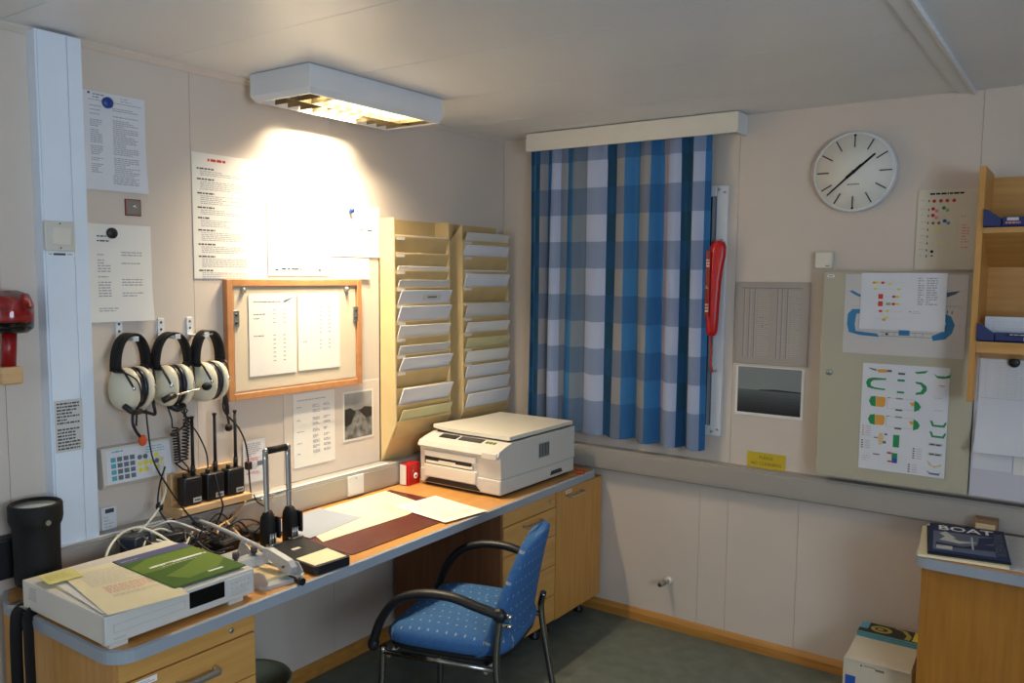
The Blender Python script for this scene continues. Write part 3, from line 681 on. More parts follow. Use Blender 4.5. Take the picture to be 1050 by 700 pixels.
# ================================================================ PUNCHES
def build_punches():
    t = thing('paper_punch', 'heavy two hole punch with tall steel handle on black base', 'punch', (.45, -1.72, .70))
    b = B(); b.prism([(.345, -1.775), (.612, -1.795), (.62, -1.785), (.628, -1.668), (.62, -1.658), (.345, -1.625)], 'z', .7005, .727, 'black'); obj('base', b, t)
    b = B(); b.prism([(.515, -1.780), (.607, -1.787), (.617, -1.670), (.515, -1.655)], 'z', .727, .7285, 'cream'); obj('top_plate', b, t, label='cream top plate'); b = B(); b.prism([(.43, -1.73), (.445, -1.731), (.446, -1.70), (.431, -1.70)], 'z', .727, .7278, 'p_lgrey'); obj('maker_plate', b, t, label='tiny silver plate')
    tops = []
    for i, y in enumerate((-1.735, -1.645)):
        b = B(); b.rings([[(.325+.030*cos(a)*s_, y+.021*sin(a)*s_, z) for a in [2*PI*k/16 for k in range(16)]] for s_, z in ((1, .7005), (1.05, .745), (1.03, .785), (.9, .812), (.6, .828), (.2, .834))], 'black_soft'); pd = obj('pod', b, t)
        b = B()
        for k in range(3):
            yy = y-.012+.009*k
            b.tube([(.352, yy, .728), (.355, yy, .765)], .0035, 'steel', 8)
        obj('spring', b, pd)
        b = B(); b.box(.31, .362, y+.017, y+.026, .745, .815, 'black', .004); b.box(.34, .365, y-.020, y+.024, .727, .733, 'steel', .001); obj('bracket', b, pd)
        tx = .315; tops.append((tx, y+.024*(1-2*i)*0, 1.035))
        b = B(); b.tube([(.325, y, .80), (.318, y+.003, .93), (tx, y+.004, 1.026)], .0085, 'steel', 12, 3, flat=(1.25, .8)); b.ell((tx, y+.004, 1.028), (.010, .0105, .010), 'steel', 12, 8); obj('handle_bar', b, t)
    b = B(); b.tube([(.315, -1.724, 1.028), (.315, -1.648, 1.028)], .0115, 'black_soft', 14); obj('grip', b, t, label='black rubber grip')
    b = B(); b.tube([(.325, -1.73, .885), (.325, -1.645, .885)], .003, 'steel', 8); obj('cross_rod', b, t)
    # grey lever punch
    t = thing('lever_punch', 'grey metal lever punch with open side frame behind the video recorder', 'punch', (.40, -1.88, .70))
    b = B(); b.prism([(.26, -1.965), (.575, -1.965), (.60, -1.95), (.61, -1.835), (.59, -1.815), (.26, -1.80)], 'z', .7005, .712, 'grey_metal'); obj('base', b, t)
    for y in (-1.962, -1.838):
        b = B(); b.prism([(.30, .712), (.60, .712), (.612, .728), (.592, .750), (.57, .750), (.48, .722), (.40, .722), (.345, .758), (.32, .758)], 'y', y, y+.003, 'grey_metal'); obj('side_plate', b, t)
    b = B(); b.tube([(.05, -1.835, .785), (.20, -1.845, .788), (.42, -1.86, .775), (.50, -1.868, .768)], .0085, 'grey_metal', 10, 5, flat=(.9, .8)); obj('lever_arm', b, t)
    b = B(); b.prism([(.47, .776), (.50, .781), (.59, .762), (.607, .745), (.605, .728), (.565, .722), (.53, .740), (.48, .757)], 'y', -1.874, -1.854, 'grey_metal'); b.lathe([(0, -.0365), (.004, -.036), (.004, -.03)], (.585, -1.854, .748), 'y', 'dark_grey', 8)
    obj('lever_head', b, t)
    b = B(); b.prism([(.36, -1.95), (.57, -1.955), (.565, -1.85), (.37, -1.85)], 'z', .712, .720, 'p_tan'); obj('paper_stop', b, t, label='tan paper guide plate')
    for y in (-1.935, -1.87): 
        b = B(); b.tube([(.43, y, .712), (.43, y, .765)], .006, 'dark_grey', 10); b.tube([(.43, y, .755), (.43, y, .772)], .010, 'dark_grey', 10); obj('punch_pin', b, t)
    b = B(); b.prism([(.40, .722), (.46, .722), (.45, .748), (.41, .748)], 'y', -1.958, -1.84, 'grey_metal'); obj('pin_guide', b, t)
    b = B(); b.tube([(.58, -1.86, .708), (.632, -1.862, .708)], .0065, 'black', 10); b.tube([(.628, -1.862, .708), (.641, -1.8625, .708)], .011, 'black', 14); obj('depth_knob', b, t, label='black depth knob')
build_punches()
# ================================================================ LEFT WALL PAPERS
def left_papers():
    flare = lambda u, v: .012*max(0, .35-v)/.35*max(0, u-.2)+.001
    s = onleft(-2.132, -1.922, 1.842, 2.131, .003, 'paper_cool', curl=flare)
    s.rect(.03, .28, .037, .286, 'ink'); s.lines(.045, .285, .09, .268, 2, 'ink', .3, .9, 1); s.lines(.13, .283, .2, .268, 2, 'inklight', .3, .9, 2); s.rect(.03, .2635, .2, .2645, 'ink', 6)
    s.lines(.035, .25, .095, .05, 34, 'inklight', .5, .6, 11, .2, .008); s.lines(.105, .25, .2, .05, 34, 'inklight', .5, .85, 12, .15, .008); s.lines(.10, .05, .19, .02, 5, 'inklight', .5, .9, 13)
    s.done('printed_sheet', 'topmost printed sheet beside the white trunking held by a blue magnet', 'paper')
    s = onleft(-2.125, -1.915, 1.445, 1.742, .003, 'paper', curl=flare)
    s.lines(.035, .265, .07, .255, 1, 'ink', .4, 1, 1); s.lines(.035, .250, .13, .242, 1, 'ink', .5, 1, 2)
    s.lines(.035, .225, .085, .075, 18, 'inklight', .42, .8, 31, .2); s.lines(.11, .225, .185, .075, 18, 'inklight', .42, .9, 32, .2); s.lines(.035, .045, .11, .03, 2, 'inklight', .4, .9, 33)
    s.done('printed_sheet', 'lower printed sheet beside the white trunking held by a black magnet', 'paper')
    def magnet(y, z, m, label, r=.0165, x=.0045):
        b = B(); b.lathe([(0, x+.011), (r*.85, x+.0105), (r, x+.008), (r, x)], (0, y, z), 'x', m, 20); tag(obj('magnet', b), label, 'magnet')
    magnet(-2.043, 2.103, 'magnet_blue', 'round blue magnet holding the topmost printed sheet')
    magnet(-2.044, 1.715, 'black', 'round black magnet holding the lower printed sheet')
    t = thing('wall_plate', 'small square steel plate with red edge between the two printed sheets', 'plate', (0, -1.97, 1.797))
    part('border', t, (.0, .003, -1.996, -1.944, 1.772, 1.823, 'red_dark')); part('plate', t, (.003, .0045, -1.993, -1.947, 1.775, 1.820, 'steel'))
    b = B(); b.lathe([(0, .0085), (.005, .008), (.006, .0045)], (0, -1.966, 1.802), 'x', 'chrome', 10); obj('screw', b, t)
    # the row of posters under the lamp
    s = onleft(-1.761, -1.464, 1.578, 1.996, .002, 'paper', nu=1, nv=1)
    s.lines(.06, .402, .25, .392, 1, 'p_red', .85, .7, 2, 0, .016); rd = random.Random(3); v = .37
    for k in range(9):
        s.lines(.018, v, .10, v-.007, 1, 'ink', .7, .8, k+60); n = rd.choice((3, 4, 5)); s.lines(.03, v-.009, .27, v-.009-n*.0062, n, 'inklight', .4, .75, k+40); v -= .016+n*.0062
    s.done('poster', 'large typed notice with red heading at left in the poster row', 'poster')
    s = onleft(-1.458, -1.165, 1.590, 1.985, .0022, 'paper', nu=1, nv=1)
    s.lines(.04, .35, .25, .12, 16, 'p_lgrey', .3, .9, 71); s.rect(.08, .07, .17, .11, 'p_notepale'); s.lines(.06, .03, .20, .02, 1, 'ink', .7, 1, 6, 0, .03); s.rect(.235, .018, .25, .026, 'ink'); s.rect(.03, .019, .045, .025, 'ink')
    s.done('poster', 'white notice in the middle of the poster row under the lamp', 'poster')
    s = onleft(-1.155, -.887, 1.668, 1.876, .004, 'paper', nu=6, nv=4, curl=lambda u, v: .006*max(0, .2-v))
    s.lines(.14, .17, .24, .16, 1, 'inklight', .4, 1, 1)
    for i in range(4): s.lines(.06, .115-.018*i, .14, .107-.018*i, 1, 'p_lgrey', .4, .9, i); s.rect(.155, .107-.018*i, .172, .112-.018*i, 'ink' if i == 0 else 'inklight'); s.rect(.195, .107-.018*i, .222, .112-.018*i, 'blackink' if i == 0 else 'inklight')
    s.done('printed_sheet', 'white landscape sheet with a blue pin at right in the poster row', 'paper')
    s = onleft(-1.152, -.952, 1.578, 1.663, .0055, 'paper', nu=8, nv=4, curl=lambda u, v: .012*abs(u-.5)*max(0, .8-v)); s.done('paper_note', 'blank white note hanging below the pinned landscape sheet', 'paper')
    b = B(); b.ell((.018, -1.057, 1.852), (.012, .0105, .0125), 'magnet_blue', 14, 10); b.tube([(.004, -1.057, 1.846), (.014, -1.057, 1.850)], .005, 'magnet_blue', 10); tag(obj('push_pin', b), 'round blue pin on the landscape sheet under the lamp', 'pin')
    # wooden framed cover
    t = thing('framed_board', 'wood framed cream hatch board with two typed sheets below the posters', 'frame', (0, -1.335, 1.15))
    for q in ((-1.653, -1.629, 1.151, 1.576), (-1.038, -1.014, 1.151, 1.576)): part('frame_side', t, (0, .026, *q, 'framewood', .002))
    for q in ((-1.629, -1.038, 1.151, 1.175), (-1.629, -1.038, 1.552, 1.576)): part('frame_rail', t, (0, .026, *q, 'framewood', .002))
    part('panel', t, (0, .014, -1.629, -1.038, 1.175, 1.552, 'cream_board')); part('door_leaf', t, (.014, .020, -1.622, -1.045, 1.182, 1.546, 'cream_board', .001))
    for y in (-1.617, -1.047):
        d = part('hinge', t, (.020, .026, y-.013, y+.013, 1.41, 1.468, 'steel', .001))
        b = B()
        for z in (1.453, 1.425): b.lathe([(0, .0275), (.006, .027), (.006, .0255)], (0, y, z), 'x', 'dark_grey', 8)
        obj('slot', b, d)
    for y in (-1.585, -1.095):
        b = B(); b.lathe([(0, .034), (.006, .033), (.009, .029), (.009, .026), (.011, .024), (.011, .02)], (0, y, 1.538), 'x', 'steel', 12); obj('knob', b, t)
    s = onleft(-1.563, -1.353, 1.230, 1.525, .0225, 'paper', nu=1, nv=1)
    s.lines(.02, .27, .14, .262, 1, 'ink', .35, 1, 4); s.poly([(.15, .266), (.16, .262), (.205, .283), (.165, .272)], 'p_slate')
    for i in range(13):
        if i in (4, 5): continue
        y = .235-.0155*i; s.rect(.105, y, .117, y+.003, 'inklight'); s.rect(.15, y, .162, y+.003, 'inklight')
        if i in (1, 2, 6): s.lines(.02, y+.004, .085, y, 1, 'ink', .6, 1, i)
    s.done('printed_sheet', 'left of the two typed sheets inside the wood framed board', 'paper')
    s = onleft(-1.343, -1.133, 1.232, 1.526, .0225, 'paper', nu=1, nv=1); s.lines(.02, .265, .09, .258, 1, 'inklight', .3, 1, 4)
    for i in range(12):
        if i == 8: continue
        y = .25-.0155*i; s.rect(.105, y, .117, y+.003, 'inklight'); s.rect(.15, y, .162, y+.003, 'inklight')
    s.lines(.025, .112, .07, .107, 1, 'ink', .5, 1, 2); s.done('printed_sheet', 'right of the two typed sheets inside the wood framed board', 'paper')
    # thin board below with list and photo
    b = B(); b.box(0, .003, -1.40, -.892, .806, 1.158, 'wall_board', .001); tag(obj('backing_board', b), 'thin plastic backing board behind the list and the grey photo', 'board')
    s = onleft(-1.357, -1.148, .856, 1.142, .0045, 'paper', nu=1, nv=1); s.lines(.02, .262, .19, .255, 1, 'inklight', .5, 1, 1)
    for i, v in enumerate((.235, .215, .185, .165, .14, .115, .095, .075, .055)):
        if i % 2 == 0: s.lines(.018, v, .055, v-.005, 1, 'inklight', .7, .9, i)
        s.lines(.095, v+.003, .135, v-.010, 3, 'inklight', .5, .9, i+9); s.lines(.15, v+.003, .19, v-.008, 2, 'inklight', .5, .9, i+20)
    s.done('printed_sheet', 'white list with three columns below the wood framed board', 'paper')
    s = onleft(-1.103, -.932, .918, 1.122, .0045, 'paper', nu=1, nv=1); s.rect(.008, .008, .163, .196, 'photo_dark'); s.rect(.008, .125, .163, .196, 'photo_sky'); s.poly([(.008, .132), (.04, .136), (.07, .118), (.06, .10), (.045, .07), (.02, .06), (.008, .065)], 'photo_black'); s.poly([(.163, .128), (.12, .134), (.09, .12), (.11, .10), (.13, .085), (.163, .09)], 'photo_black')
    s.done('photograph', 'black and white landscape photograph beside the three column list', 'photo')
    s = onleft(-1.585, -1.488, .842, .997, .003, 'paper_cool', nu=1, nv=1); s.lines(.01, .145, .08, .095, 7, 'inklight', .5, .95, 4); s.lines(.01, .092, .085, .078, 2, 'p_pink', .6, .95, 5); s.lines(.01, .075, .07, .045, 4, 'p_grey', .5, .95, 6); s.lines(.012, .04, .07, .03, 2, 'p_pink', .6, .95, 7); s.rect(.06, .058, .085, .074, 'p_slate')
    s.done('instruction_card', 'small card with pink lines on the wall right of the radios', 'card')
    t = thing('key_pad', 'beige alarm keypad with coloured membrane keys on the left wall', 'keypad', (0, -1.99, .94))
    b = B(); b.prism([(0, .935), (.030, .935), (.046, .95), (.036, 1.062), (0, 1.062)], 'y', -2.118, -1.880, 'beige_plastic'); obj('body', b, t)
    s = Sheet((.0468, -2.106, .951), (0, 1, 0), (-.01/.112, 0, 1), .214, .104, 'paper_cool', nu=1, nv=1)
    s.lines(.02, .101, .11, .093, 1, 'p_teal', .5, 1, 2); s.lines(.13, .1, .20, .076, 3, 'p_teal', .3, .9, 5)
    for r in range(4):
        for c in range(4): s.rect(.014+.0205*c, .066-.019*r, .030+.0205*c, .080-.019*r, 'p_teal' if c == 0 else 'p_slate')
    for k, (c, r) in enumerate([(0, 0), (1, 0), (0, 1), (1, 1), (0, 2), (1, 2), (3, 0), (3, 1), (2, 1), (4, 1), (3, 2)]):
        s.disc(.108+.0185*c, .068-.0205*r, .0085, 'p_yellow' if k not in (0, 1, 7) else 'p_slate', .008, 8)
    s.done('key_membrane', parent=t, label='printed membrane with teal, grey and yellow keys')
    s = onleft(-2.108, -2.060, .765, .872, .004, 'paper_cool', nu=1, nv=1, th=.004); s.rect(.004, .004, .044, .02, 'p_navy'); s.rect(.012, .088, .04, .101, 'ink'); s.lines(.008, .08, .042, .03, 5, 'p_grey', .4, .9, 2); s.done('wall_label', 'small white card on the wall beside the foot of the white trunking', 'label')
mk('cream_board', 'd9cbb2', .5, var=.02); mk('wall_board', 'd8cdc2', .45, var=.02); mk('photo_dark', '4c4c4a', .4, var=.5, scale=40, h2='9b9b97'); mk('photo_sky', '9d9d9b', .4, var=.2, scale=12); mk('photo_black', '262626', .4); mk('p_notepale', 'efe7b8', .6)
left_papers()

# ================================================================ HEADSETS, RADIOS, CABLES
def build_hooks():
    for y, lab in ((-2.03, 'left white hook above the headset with the orange microphone'), (-1.889, 'middle white wall hook of the three headset hooks'), (-1.785, 'right white hook nearest to the framed board')):
        t = thing('wall_hook', lab, 'hook', (0, y, 1.40)); z0 = 1.385
        part('plate', t, (0, .005, y-.011, y+.011, z0, 1.45, 'white_metal', .001)); b = B(); b.box(.005, .098, y-.009, y+.009, 1.388, 1.394, 'white_metal', .001); b.box(.094, .098, y-.009, y+.009, 1.394, 1.403, 'white_metal', .001); obj('peg', b, t)
        b = B()
        for z in (1.437, 1.415): b.lathe([(0, .0062), (.004, .006), (.004, .005)], (0, y, z), 'x', 'dark_grey', 8)
        obj('screw', b, t)
build_hooks()
def build_headset(cy, lab, rz, ztop=1.413):
    t = thing('headset', lab, 'headset', (.066, cy, ztop), radians(rz)); zc = -.170
    # local: cups along y, band above
    def band(x0, x1, m, r0, nm, zt):
        b = B(); R = []
        for k in range(29):
            a = PI*k/28; yy = -(.058)*cos(a)*(1.0); zz = zt-.105+.105*sin(a)**.8
            ny, nz = -cos(a), sin(a)
            R.append([(x0, yy+ny*r0, zz+nz*r0), (x1, yy+ny*r0, zz+nz*r0), (x1, yy, zz), (x0, yy, zz)])
        b.rings(R, m); return obj(nm, b, t, local=True)
    band(-.019, .019, 'black_soft', .008, 'headband', -.008)
    b = B(); b.box(-.014, .014, -.012, .012, -.016, -.010, 'p_lgrey', .001); obj('size_label', b, t, local=True, label='small pale tag inside the band')
    for s in (-1, 1):
        b = B(); R = []
        for k, (h, q) in enumerate([(.016, .93), (.022, 1), (.032, .99), (.044, .9), (.054, .72), (.061, .42), (.063, .06)]):
            R.append([(.055*q*math.copysign(abs(cos(a))**.85, cos(a)), s*h, zc+.066*q*math.copysign(abs(sin(a))**.85, sin(a))) for a in [2*PI*j/24 for j in range(24)]])
        b.rings(R, 'cream_shell'); c = obj('ear_cup', b, t, local=True)
        b = B(); R = []
        for h, q in [(.0015, .9), (.004, 1), (.012, 1), (.016, .93)]: R.append([(.053*q*cos(a), s*h, zc+.065*q*sin(a)) for a in [2*PI*j/24 for j in range(24)]])
        b.rings(R, 'headcushion'); obj('ear_cushion', b, t, local=True, label='black ear cushion')
        b = B(); b.tube([(.012, s*.056, -.105), (.03, s*.058, zc+.055), (.047, s*.045, zc+.012)], .0035, 'black', 8, 4); b.ell((.049, s*.043, zc+.006), (.006, .007, .007), 'chrome', 8, 6); obj('yoke_arm', b, t, local=True)
        b = B(); b.box(-.015, .015, s*.050, s*.058, -.118, -.10, 'black', .002); obj('band_end', b, t, local=True)
    return t, zc
def build_headsets():
    t, zc = build_headset(-2.030, 'left headset with dangling orange microphone on the wall', 16)
    b = B(); b.tube([(.02, -.055, zc-.045), (.04, -.04, zc-.066), (.03, .0, zc-.070)], .009, 'black', 10, 4); obj('cable_gland', b, t, local=True)
    b = B(); b.tube([(.03, .0, zc-.07), (.035, .03, zc-.08), (.03, .06, zc-.088), (.02, .066, zc-.06), (.02, .062, zc-.04)], .005, 'black', 8, 4); obj('boom_arm', b, t, local=True)
    b = B(); b.tube([(.03, -.03, zc-.066), (.035, -.038, zc-.10), (.038, -.03, zc-.125), (.04, -.016, zc-.145)], .0045, 'black', 8, 4); b.tube([(.035, -.02, zc-.07), (.04, -.03, zc-.11)], .003, 'black', 8); obj('microphone_arm', b, t, local=True)
    b = B(); b.ell((.042, -.008, zc-.158), (.012, .0135, .018), 'orange', 14, 10); obj('microphone_foam', b, t, local=True, label='orange foam microphone cap')
    b = B(); b.tube([(.01, -.073, -.11), (.045, -.058, zc+.05), (.056, -.03, zc+.02), (.056, -.025, zc-.04), (.03, -.03, zc-.068)], .0025, 'black', 6, 5); obj('cup_cable', b, t, local=True)
    t, zc = build_headset(-1.893, 'middle headset with boom microphone held across both cups', 6, 1.409)
    b = B(); b.tube([(.062, -.085, zc-.035), (.066, -.045, zc-.022)], .010, 'black', 10); b.tube([(.066, -.05, zc-.024), (.07, .0, zc-.018), (.072, .055, zc-.012)], .0035, 'steel', 8, 3); obj('boom_arm', b, t, local=True)
    b = B(); b.ell((.074, .072, zc-.008), (.012, .019, .013), 'black_soft', 12, 8); obj('microphone_foam', b, t, local=True)
    b = B(); b.tube([(.01, -.02, zc-.062), (.02, .0, zc-.075), (.02, .025, zc-.068)], .012, 'black', 10, 3); obj('cable_gland', b, t, local=True)
    b = B(); b.tube([(.02, .02, zc-.07), (.022, .03, zc-.11), (.024, .018, zc-.135), (.03, -.01, zc-.145), (.032, -.025, zc-.15)], .0035, 'black', 8, 5); b.ell((.033, -.03, zc-.152), (.007, .01, .008), 'black', 10, 6); obj('microphone_arm', b, t, local=True)
    t, zc = build_headset(-1.762, 'right headset hanging nearest to the framed board', 16, 1.409)
    b = B(); b.tube([(.02, .055, zc-.045), (.022, .062, zc-.09), (.02, .066, zc-.12)], .008, 'black', 10, 4); b.tube([(.02, .066, zc-.12), (.022, .072, zc-.155)], .004, 'black', 8); obj('microphone_arm', b, t, local=True)
    b = B(); b.ell((.022, .070, zc-.168), (.012, .015, .013), 'black_soft', 12, 8); obj('microphone_foam', b, t, local=True)
build_headsets()
def build_radios():
    t = thing('radio_shelf', 'small pale wooden wall rack holding the three handheld radios', 'shelf', (0, -1.775, .82))
    b = B(); b.box(.004, .118, -1.905, -1.635, .818, .840, 'palewood', .0015); obj('shelf_board', b, t)
    part('back_board', t, (0, .012, -1.905, -1.635, .818, .935, 'palewood', .001))
    for y in (-1.897, -1.803, -1.7185): part('divider', t, (.012, .05, y-.003, y+.003, .840, .945, 'palewood'))
    b = B(); b.prism([(.004, .818), (.11, .818), (.004, .765)], 'y', -1.905, -1.893, 'palewood'); obj('bracket', b, t)
    part('under_strip', t, (.02, .08, -1.89, -1.645, .808, .818, 'black'))
    cols = ['left handheld radio in the wooden wall rack', 'middle handheld radio in the wooden wall rack', 'right handheld radio in the wooden wall rack']
    def rad(y):
        r = thing('handheld_radio', cols[0], 'radio', (.075, y, .841), 0, 'handheld radios in the wall rack')
        b = B(); b.box(.053, .097, y-.0335, y+.0335, .841, .932, 'black', .006); obj('body', b, r)
        b = B(); b.box(.096, .0995, y-.029, y+.029, .848, .922, 'black_soft', .003); obj('battery_cover', b, r)
        s = Sheet((.0997, y-.004, .849), (0, 1, 0), (0, 0, 1), .030, .016, 'p_grey', nu=1, nv=1); s.rect(.004, .005, .026, .011, 'p_dgrey'); s.done('label_plate', parent=r, label='small grey label')
        b = B(); b.tube([(.07, y+.016, .93), (.07, y+.017, .965)], .0075, 'black', 10); b.tube([(.07, y+.017, .962), (.065, y+.021, 1.12)], .0058, 'black', 10, r1=.005); b.tube([(.065, y+.021, 1.12), (.065, y+.021, 1.128)], .0068, 'black', 10); obj('antenna', b, r)
        b = B(); b.lathe([(.007, .930), (.007, .944), (.005, .946), (0, .946)], (.075, y-.018, 0), 'z', 'black', 12); obj('channel_knob', b, r)
        return r
    r0 = rad(-1.848)
    for i, y in enumerate((-1.763, -1.682)):
        c = r0.copy(); COL.objects.link(c); c.location = (.075, y, .841); c['label'] = cols[i+1]
        for ch in list(r0.children):
            d = ch.copy(); COL.objects.link(d); d.parent = c
build_radios()
def helix(p, q, r, n):
    P = []; p, q = Vector(p), Vector(q); a = (q-p).normalized(); u = a.orthogonal().normalized(); v = a.cross(u)
    for k in range(n*10+1): t = k/(n*10); P.append(p+(q-p)*t+u*r*cos(2*PI*k/10)+v*r*sin(2*PI*k/10))
    return P
def cable(pts, r, m, label, group=None, k=6, name='cable'):
    b = B(); b.tube(pts, r, m, 6, k); return tag(obj(name, b), label, 'cable', group)
def build_cables():
    cable([(.09, -2.000, 1.175), (.10, -2.003, 1.12), (.12, -2.00, 1.02), (.13, -1.96, .93), (.14, -1.90, .83), (.16, -1.84, .75), (.19, -1.80, .715)], .003, 'black', 'black cable hanging from the left headset down to the desk')
    cable([(.085, -1.925, 1.175), (.075, -1.905, 1.13)]+helix((.072, -1.892, 1.10), (.072, -1.886, .985), .009, 13)+[(.075, -1.87, .96), (.075, -1.842, .948)], .0028, 'black', 'black coiled cord from the middle headset to the left radio', k=1, name='coiled_cord')
    cable([(.07, -1.865, 1.17), (.07, -1.845, 1.15)]+helix((.07, -1.848, 1.13), (.075, -1.864, .99), .010, 13)+[(.08, -1.855, .965), (.08, -1.853, .945)], .0026, 'black', 'black coiled cord right of the other coil above the left radio', k=1, name='coiled_cord')
    cable([(.06, -1.875, 1.17), (.06, -1.84, 1.12), (.06, -1.80, 1.06), (.062, -1.775, 1.0), (.07, -1.775, .955), (.075, -1.782, .945)], .0025, 'black', 'thin black lead curving down to the middle radio')
    cable([(.085, -1.715, 1.19), (.06, -1.70, 1.13), (.05, -1.635, 1.06), (.045, -1.60, .98), (.045, -1.59, .86), (.055, -1.592, .80)], .0032, 'black', 'black cable from the right headset passing right of the antennas')
    part_box = B(); part_box.box(.036, .056, -1.606, -1.585, .905, .932, 'black', .003); tag(obj('cable_switch', part_box), 'small black inline switch on the cable right of the radios', 'switch')
    cable([(.10, -1.955, 1.02), (.105, -1.952, .95), (.11, -1.96, .90), (.11, -1.99, .85), (.12, -2.04, .815), (.13, -2.09, .78), (.15, -2.08, .745), (.18, -2.02, .735), (.20, -1.95, .74)], .0038, 'white_cable', 'white cable dropping beside the coiled cords')
    cable([(.20, -2.20, .725), (.16, -2.18, .775), (.12, -2.12, .81), (.12, -2.06, .822), (.16, -2.02, .800), (.21, -1.98, .755), (.25, -1.96, .74)], .0042, 'white_cable', 'thick white cable arching in a loop behind the recorder')
    cable([(.11, -2.10, .735), (.13, -2.04, .765), (.16, -1.98, .755), (.17, -1.93, .75), (.13, -1.88, .765)], .004, 'white_cable', 'white cable lying low behind the recorder')
    cable([(.19, -2.09, .735), (.15, -2.05, .79), (.12, -1.99, .80), (.13, -1.94, .775), (.18, -1.93, .755), (.21, -1.98, .765), (.17, -2.03, .785)], .0036, 'white_cable', 'white cable coiled into a small ring behind the brochure')
    cable([(.09, -2.00, .80), (.12, -1.95, .815), (.15, -1.90, .79), (.16, -1.86, .765), (.13, -1.82, .755)], .0034, 'beige_plastic', 'beige lead running to the foot of the radio rack')
    cable([(.075, -1.63, .807), (.09, -1.66, .79), (.11, -1.72, .765), (.12, -1.77, .755), (.15, -1.80, .74)], .0036, 'palewood', 'tan lead below the right end of the radio rack')
    cable([(.12, -2.23, .715), (.14, -2.17, .722), (.19, -2.12, .72), (.17, -2.06, .725)], .0035, 'beige_plastic', 'beige cable lying at the foot of the white trunking')
    cable([(.11, -1.955, .99), (.10, -1.97, .93), (.10, -1.975, .86), (.12, -1.95, .80), (.15, -1.93, .74)], .003, 'black', 'black lead hanging beside the white cable')
    t = B(); t.ell((.103, -1.974, .865), (.012, .012, .015), 'black', 10, 8); tag(obj('plug', t), 'small black plug on the lead beside the white cable', 'plug')
    cable([(.10, -1.77, .93), (.118, -1.765, .86), (.126, -1.76, .82), (.10, -1.765, .765), (.09, -1.80, .72)], .0032, 'black', 'black lead crossing in front of the radio rack')
    cable([(.08, -1.60, .82), (.08, -1.585, .79), (.10, -1.545, .755), (.14, -1.55, .725)], .0025, 'black', 'thin black lead looping down right of the radio rack')
    cable([(.07, -1.93, .80), (.075, -1.86, .803), (.075, -1.75, .804), (.072, -1.65, .801), (.07, -1.58, .80)], .003, 'black', 'black cable running along under the radio rack')
    rd = random.Random(12)
    for i in range(16):
        a = rd.uniform(-2.18, -1.95); e = rd.uniform(-1.84, -1.66); y = [a+(e-a)*k/5 for k in range(6)]
        P = [(rd.uniform(.085, .25), yy+rd.uniform(-.02, .02), .704+min(.105, abs(rd.gauss(.03, .035)))) for yy in y]
        cable(P, rd.uniform(.0024, .0036), rd.choice(['black', 'black', 'black', 'dark_grey']), 'black cable in the tangle on the desk below the radio rack', 'tangled black cables behind the recorder', 5)
    for i in range(3):
        P = [(rd.uniform(.09, .2), -2.22+.06*k, .705+abs(rd.gauss(.01, .01))) for k in range(5)]
        cable(P, .0032, 'dark_grey', 'dark cable lying at the foot of the white trunking', 'dark cables below the trunking', 5)
    def blk(x, y, z, sx, sy, sz, r, m, label, name='power_adapter'):
        tt = thing(name, label, 'adapter', (x, y, z)); R = Euler((0, 0, r)).to_matrix()
        b = B(); b.box(x-sx/2, x+sx/2, y-sy/2, y+sy/2, z, z+sz, m, .005, R); obj('body', b, tt)
        b = B(); b.box(x-sx*.35, x+sx*.35, y-sy*.35, y+sy*.35, z+sz, z+sz+.0012, 'dark_grey', 0, R); obj('top_label', b, tt)
    blk(.135, -2.075, .7005, .055, .085, .105, .5, 'adapter_blue', 'dark blue black power adapter standing behind the recorder')
    blk(.120, -1.945, .7005, .06, .08, .080, -.3, 'black', 'black power adapter among the cables below the radio rack')
    blk(.20, -1.80, .7005, .07, .10, .035, .2, 'black_soft', 'flat black charger behind the grey lever punch')
    blk(.17, -1.66, .7005, .10, .085, .03, .25, 'black_soft', 'flat black box beside the tall punch', 'small_case')
    b = B(); b.tube([(.15, -1.765, .775), (.24, -1.775, .742)], .004, 'palewood', 8); tag(obj('pencil', b), 'pale pencil leaning among the cables', 'pencil')
    b = B(); b.tube([(.072, -1.575, .795), (.072, -1.515, .795)], .008, 'chrome', 12); tag(obj('metal_tube', b), 'short shiny metal tube on the trunking right of the radio rack', 'tube')
mk('adapter_blue', '1c2736', .4)
build_cables()

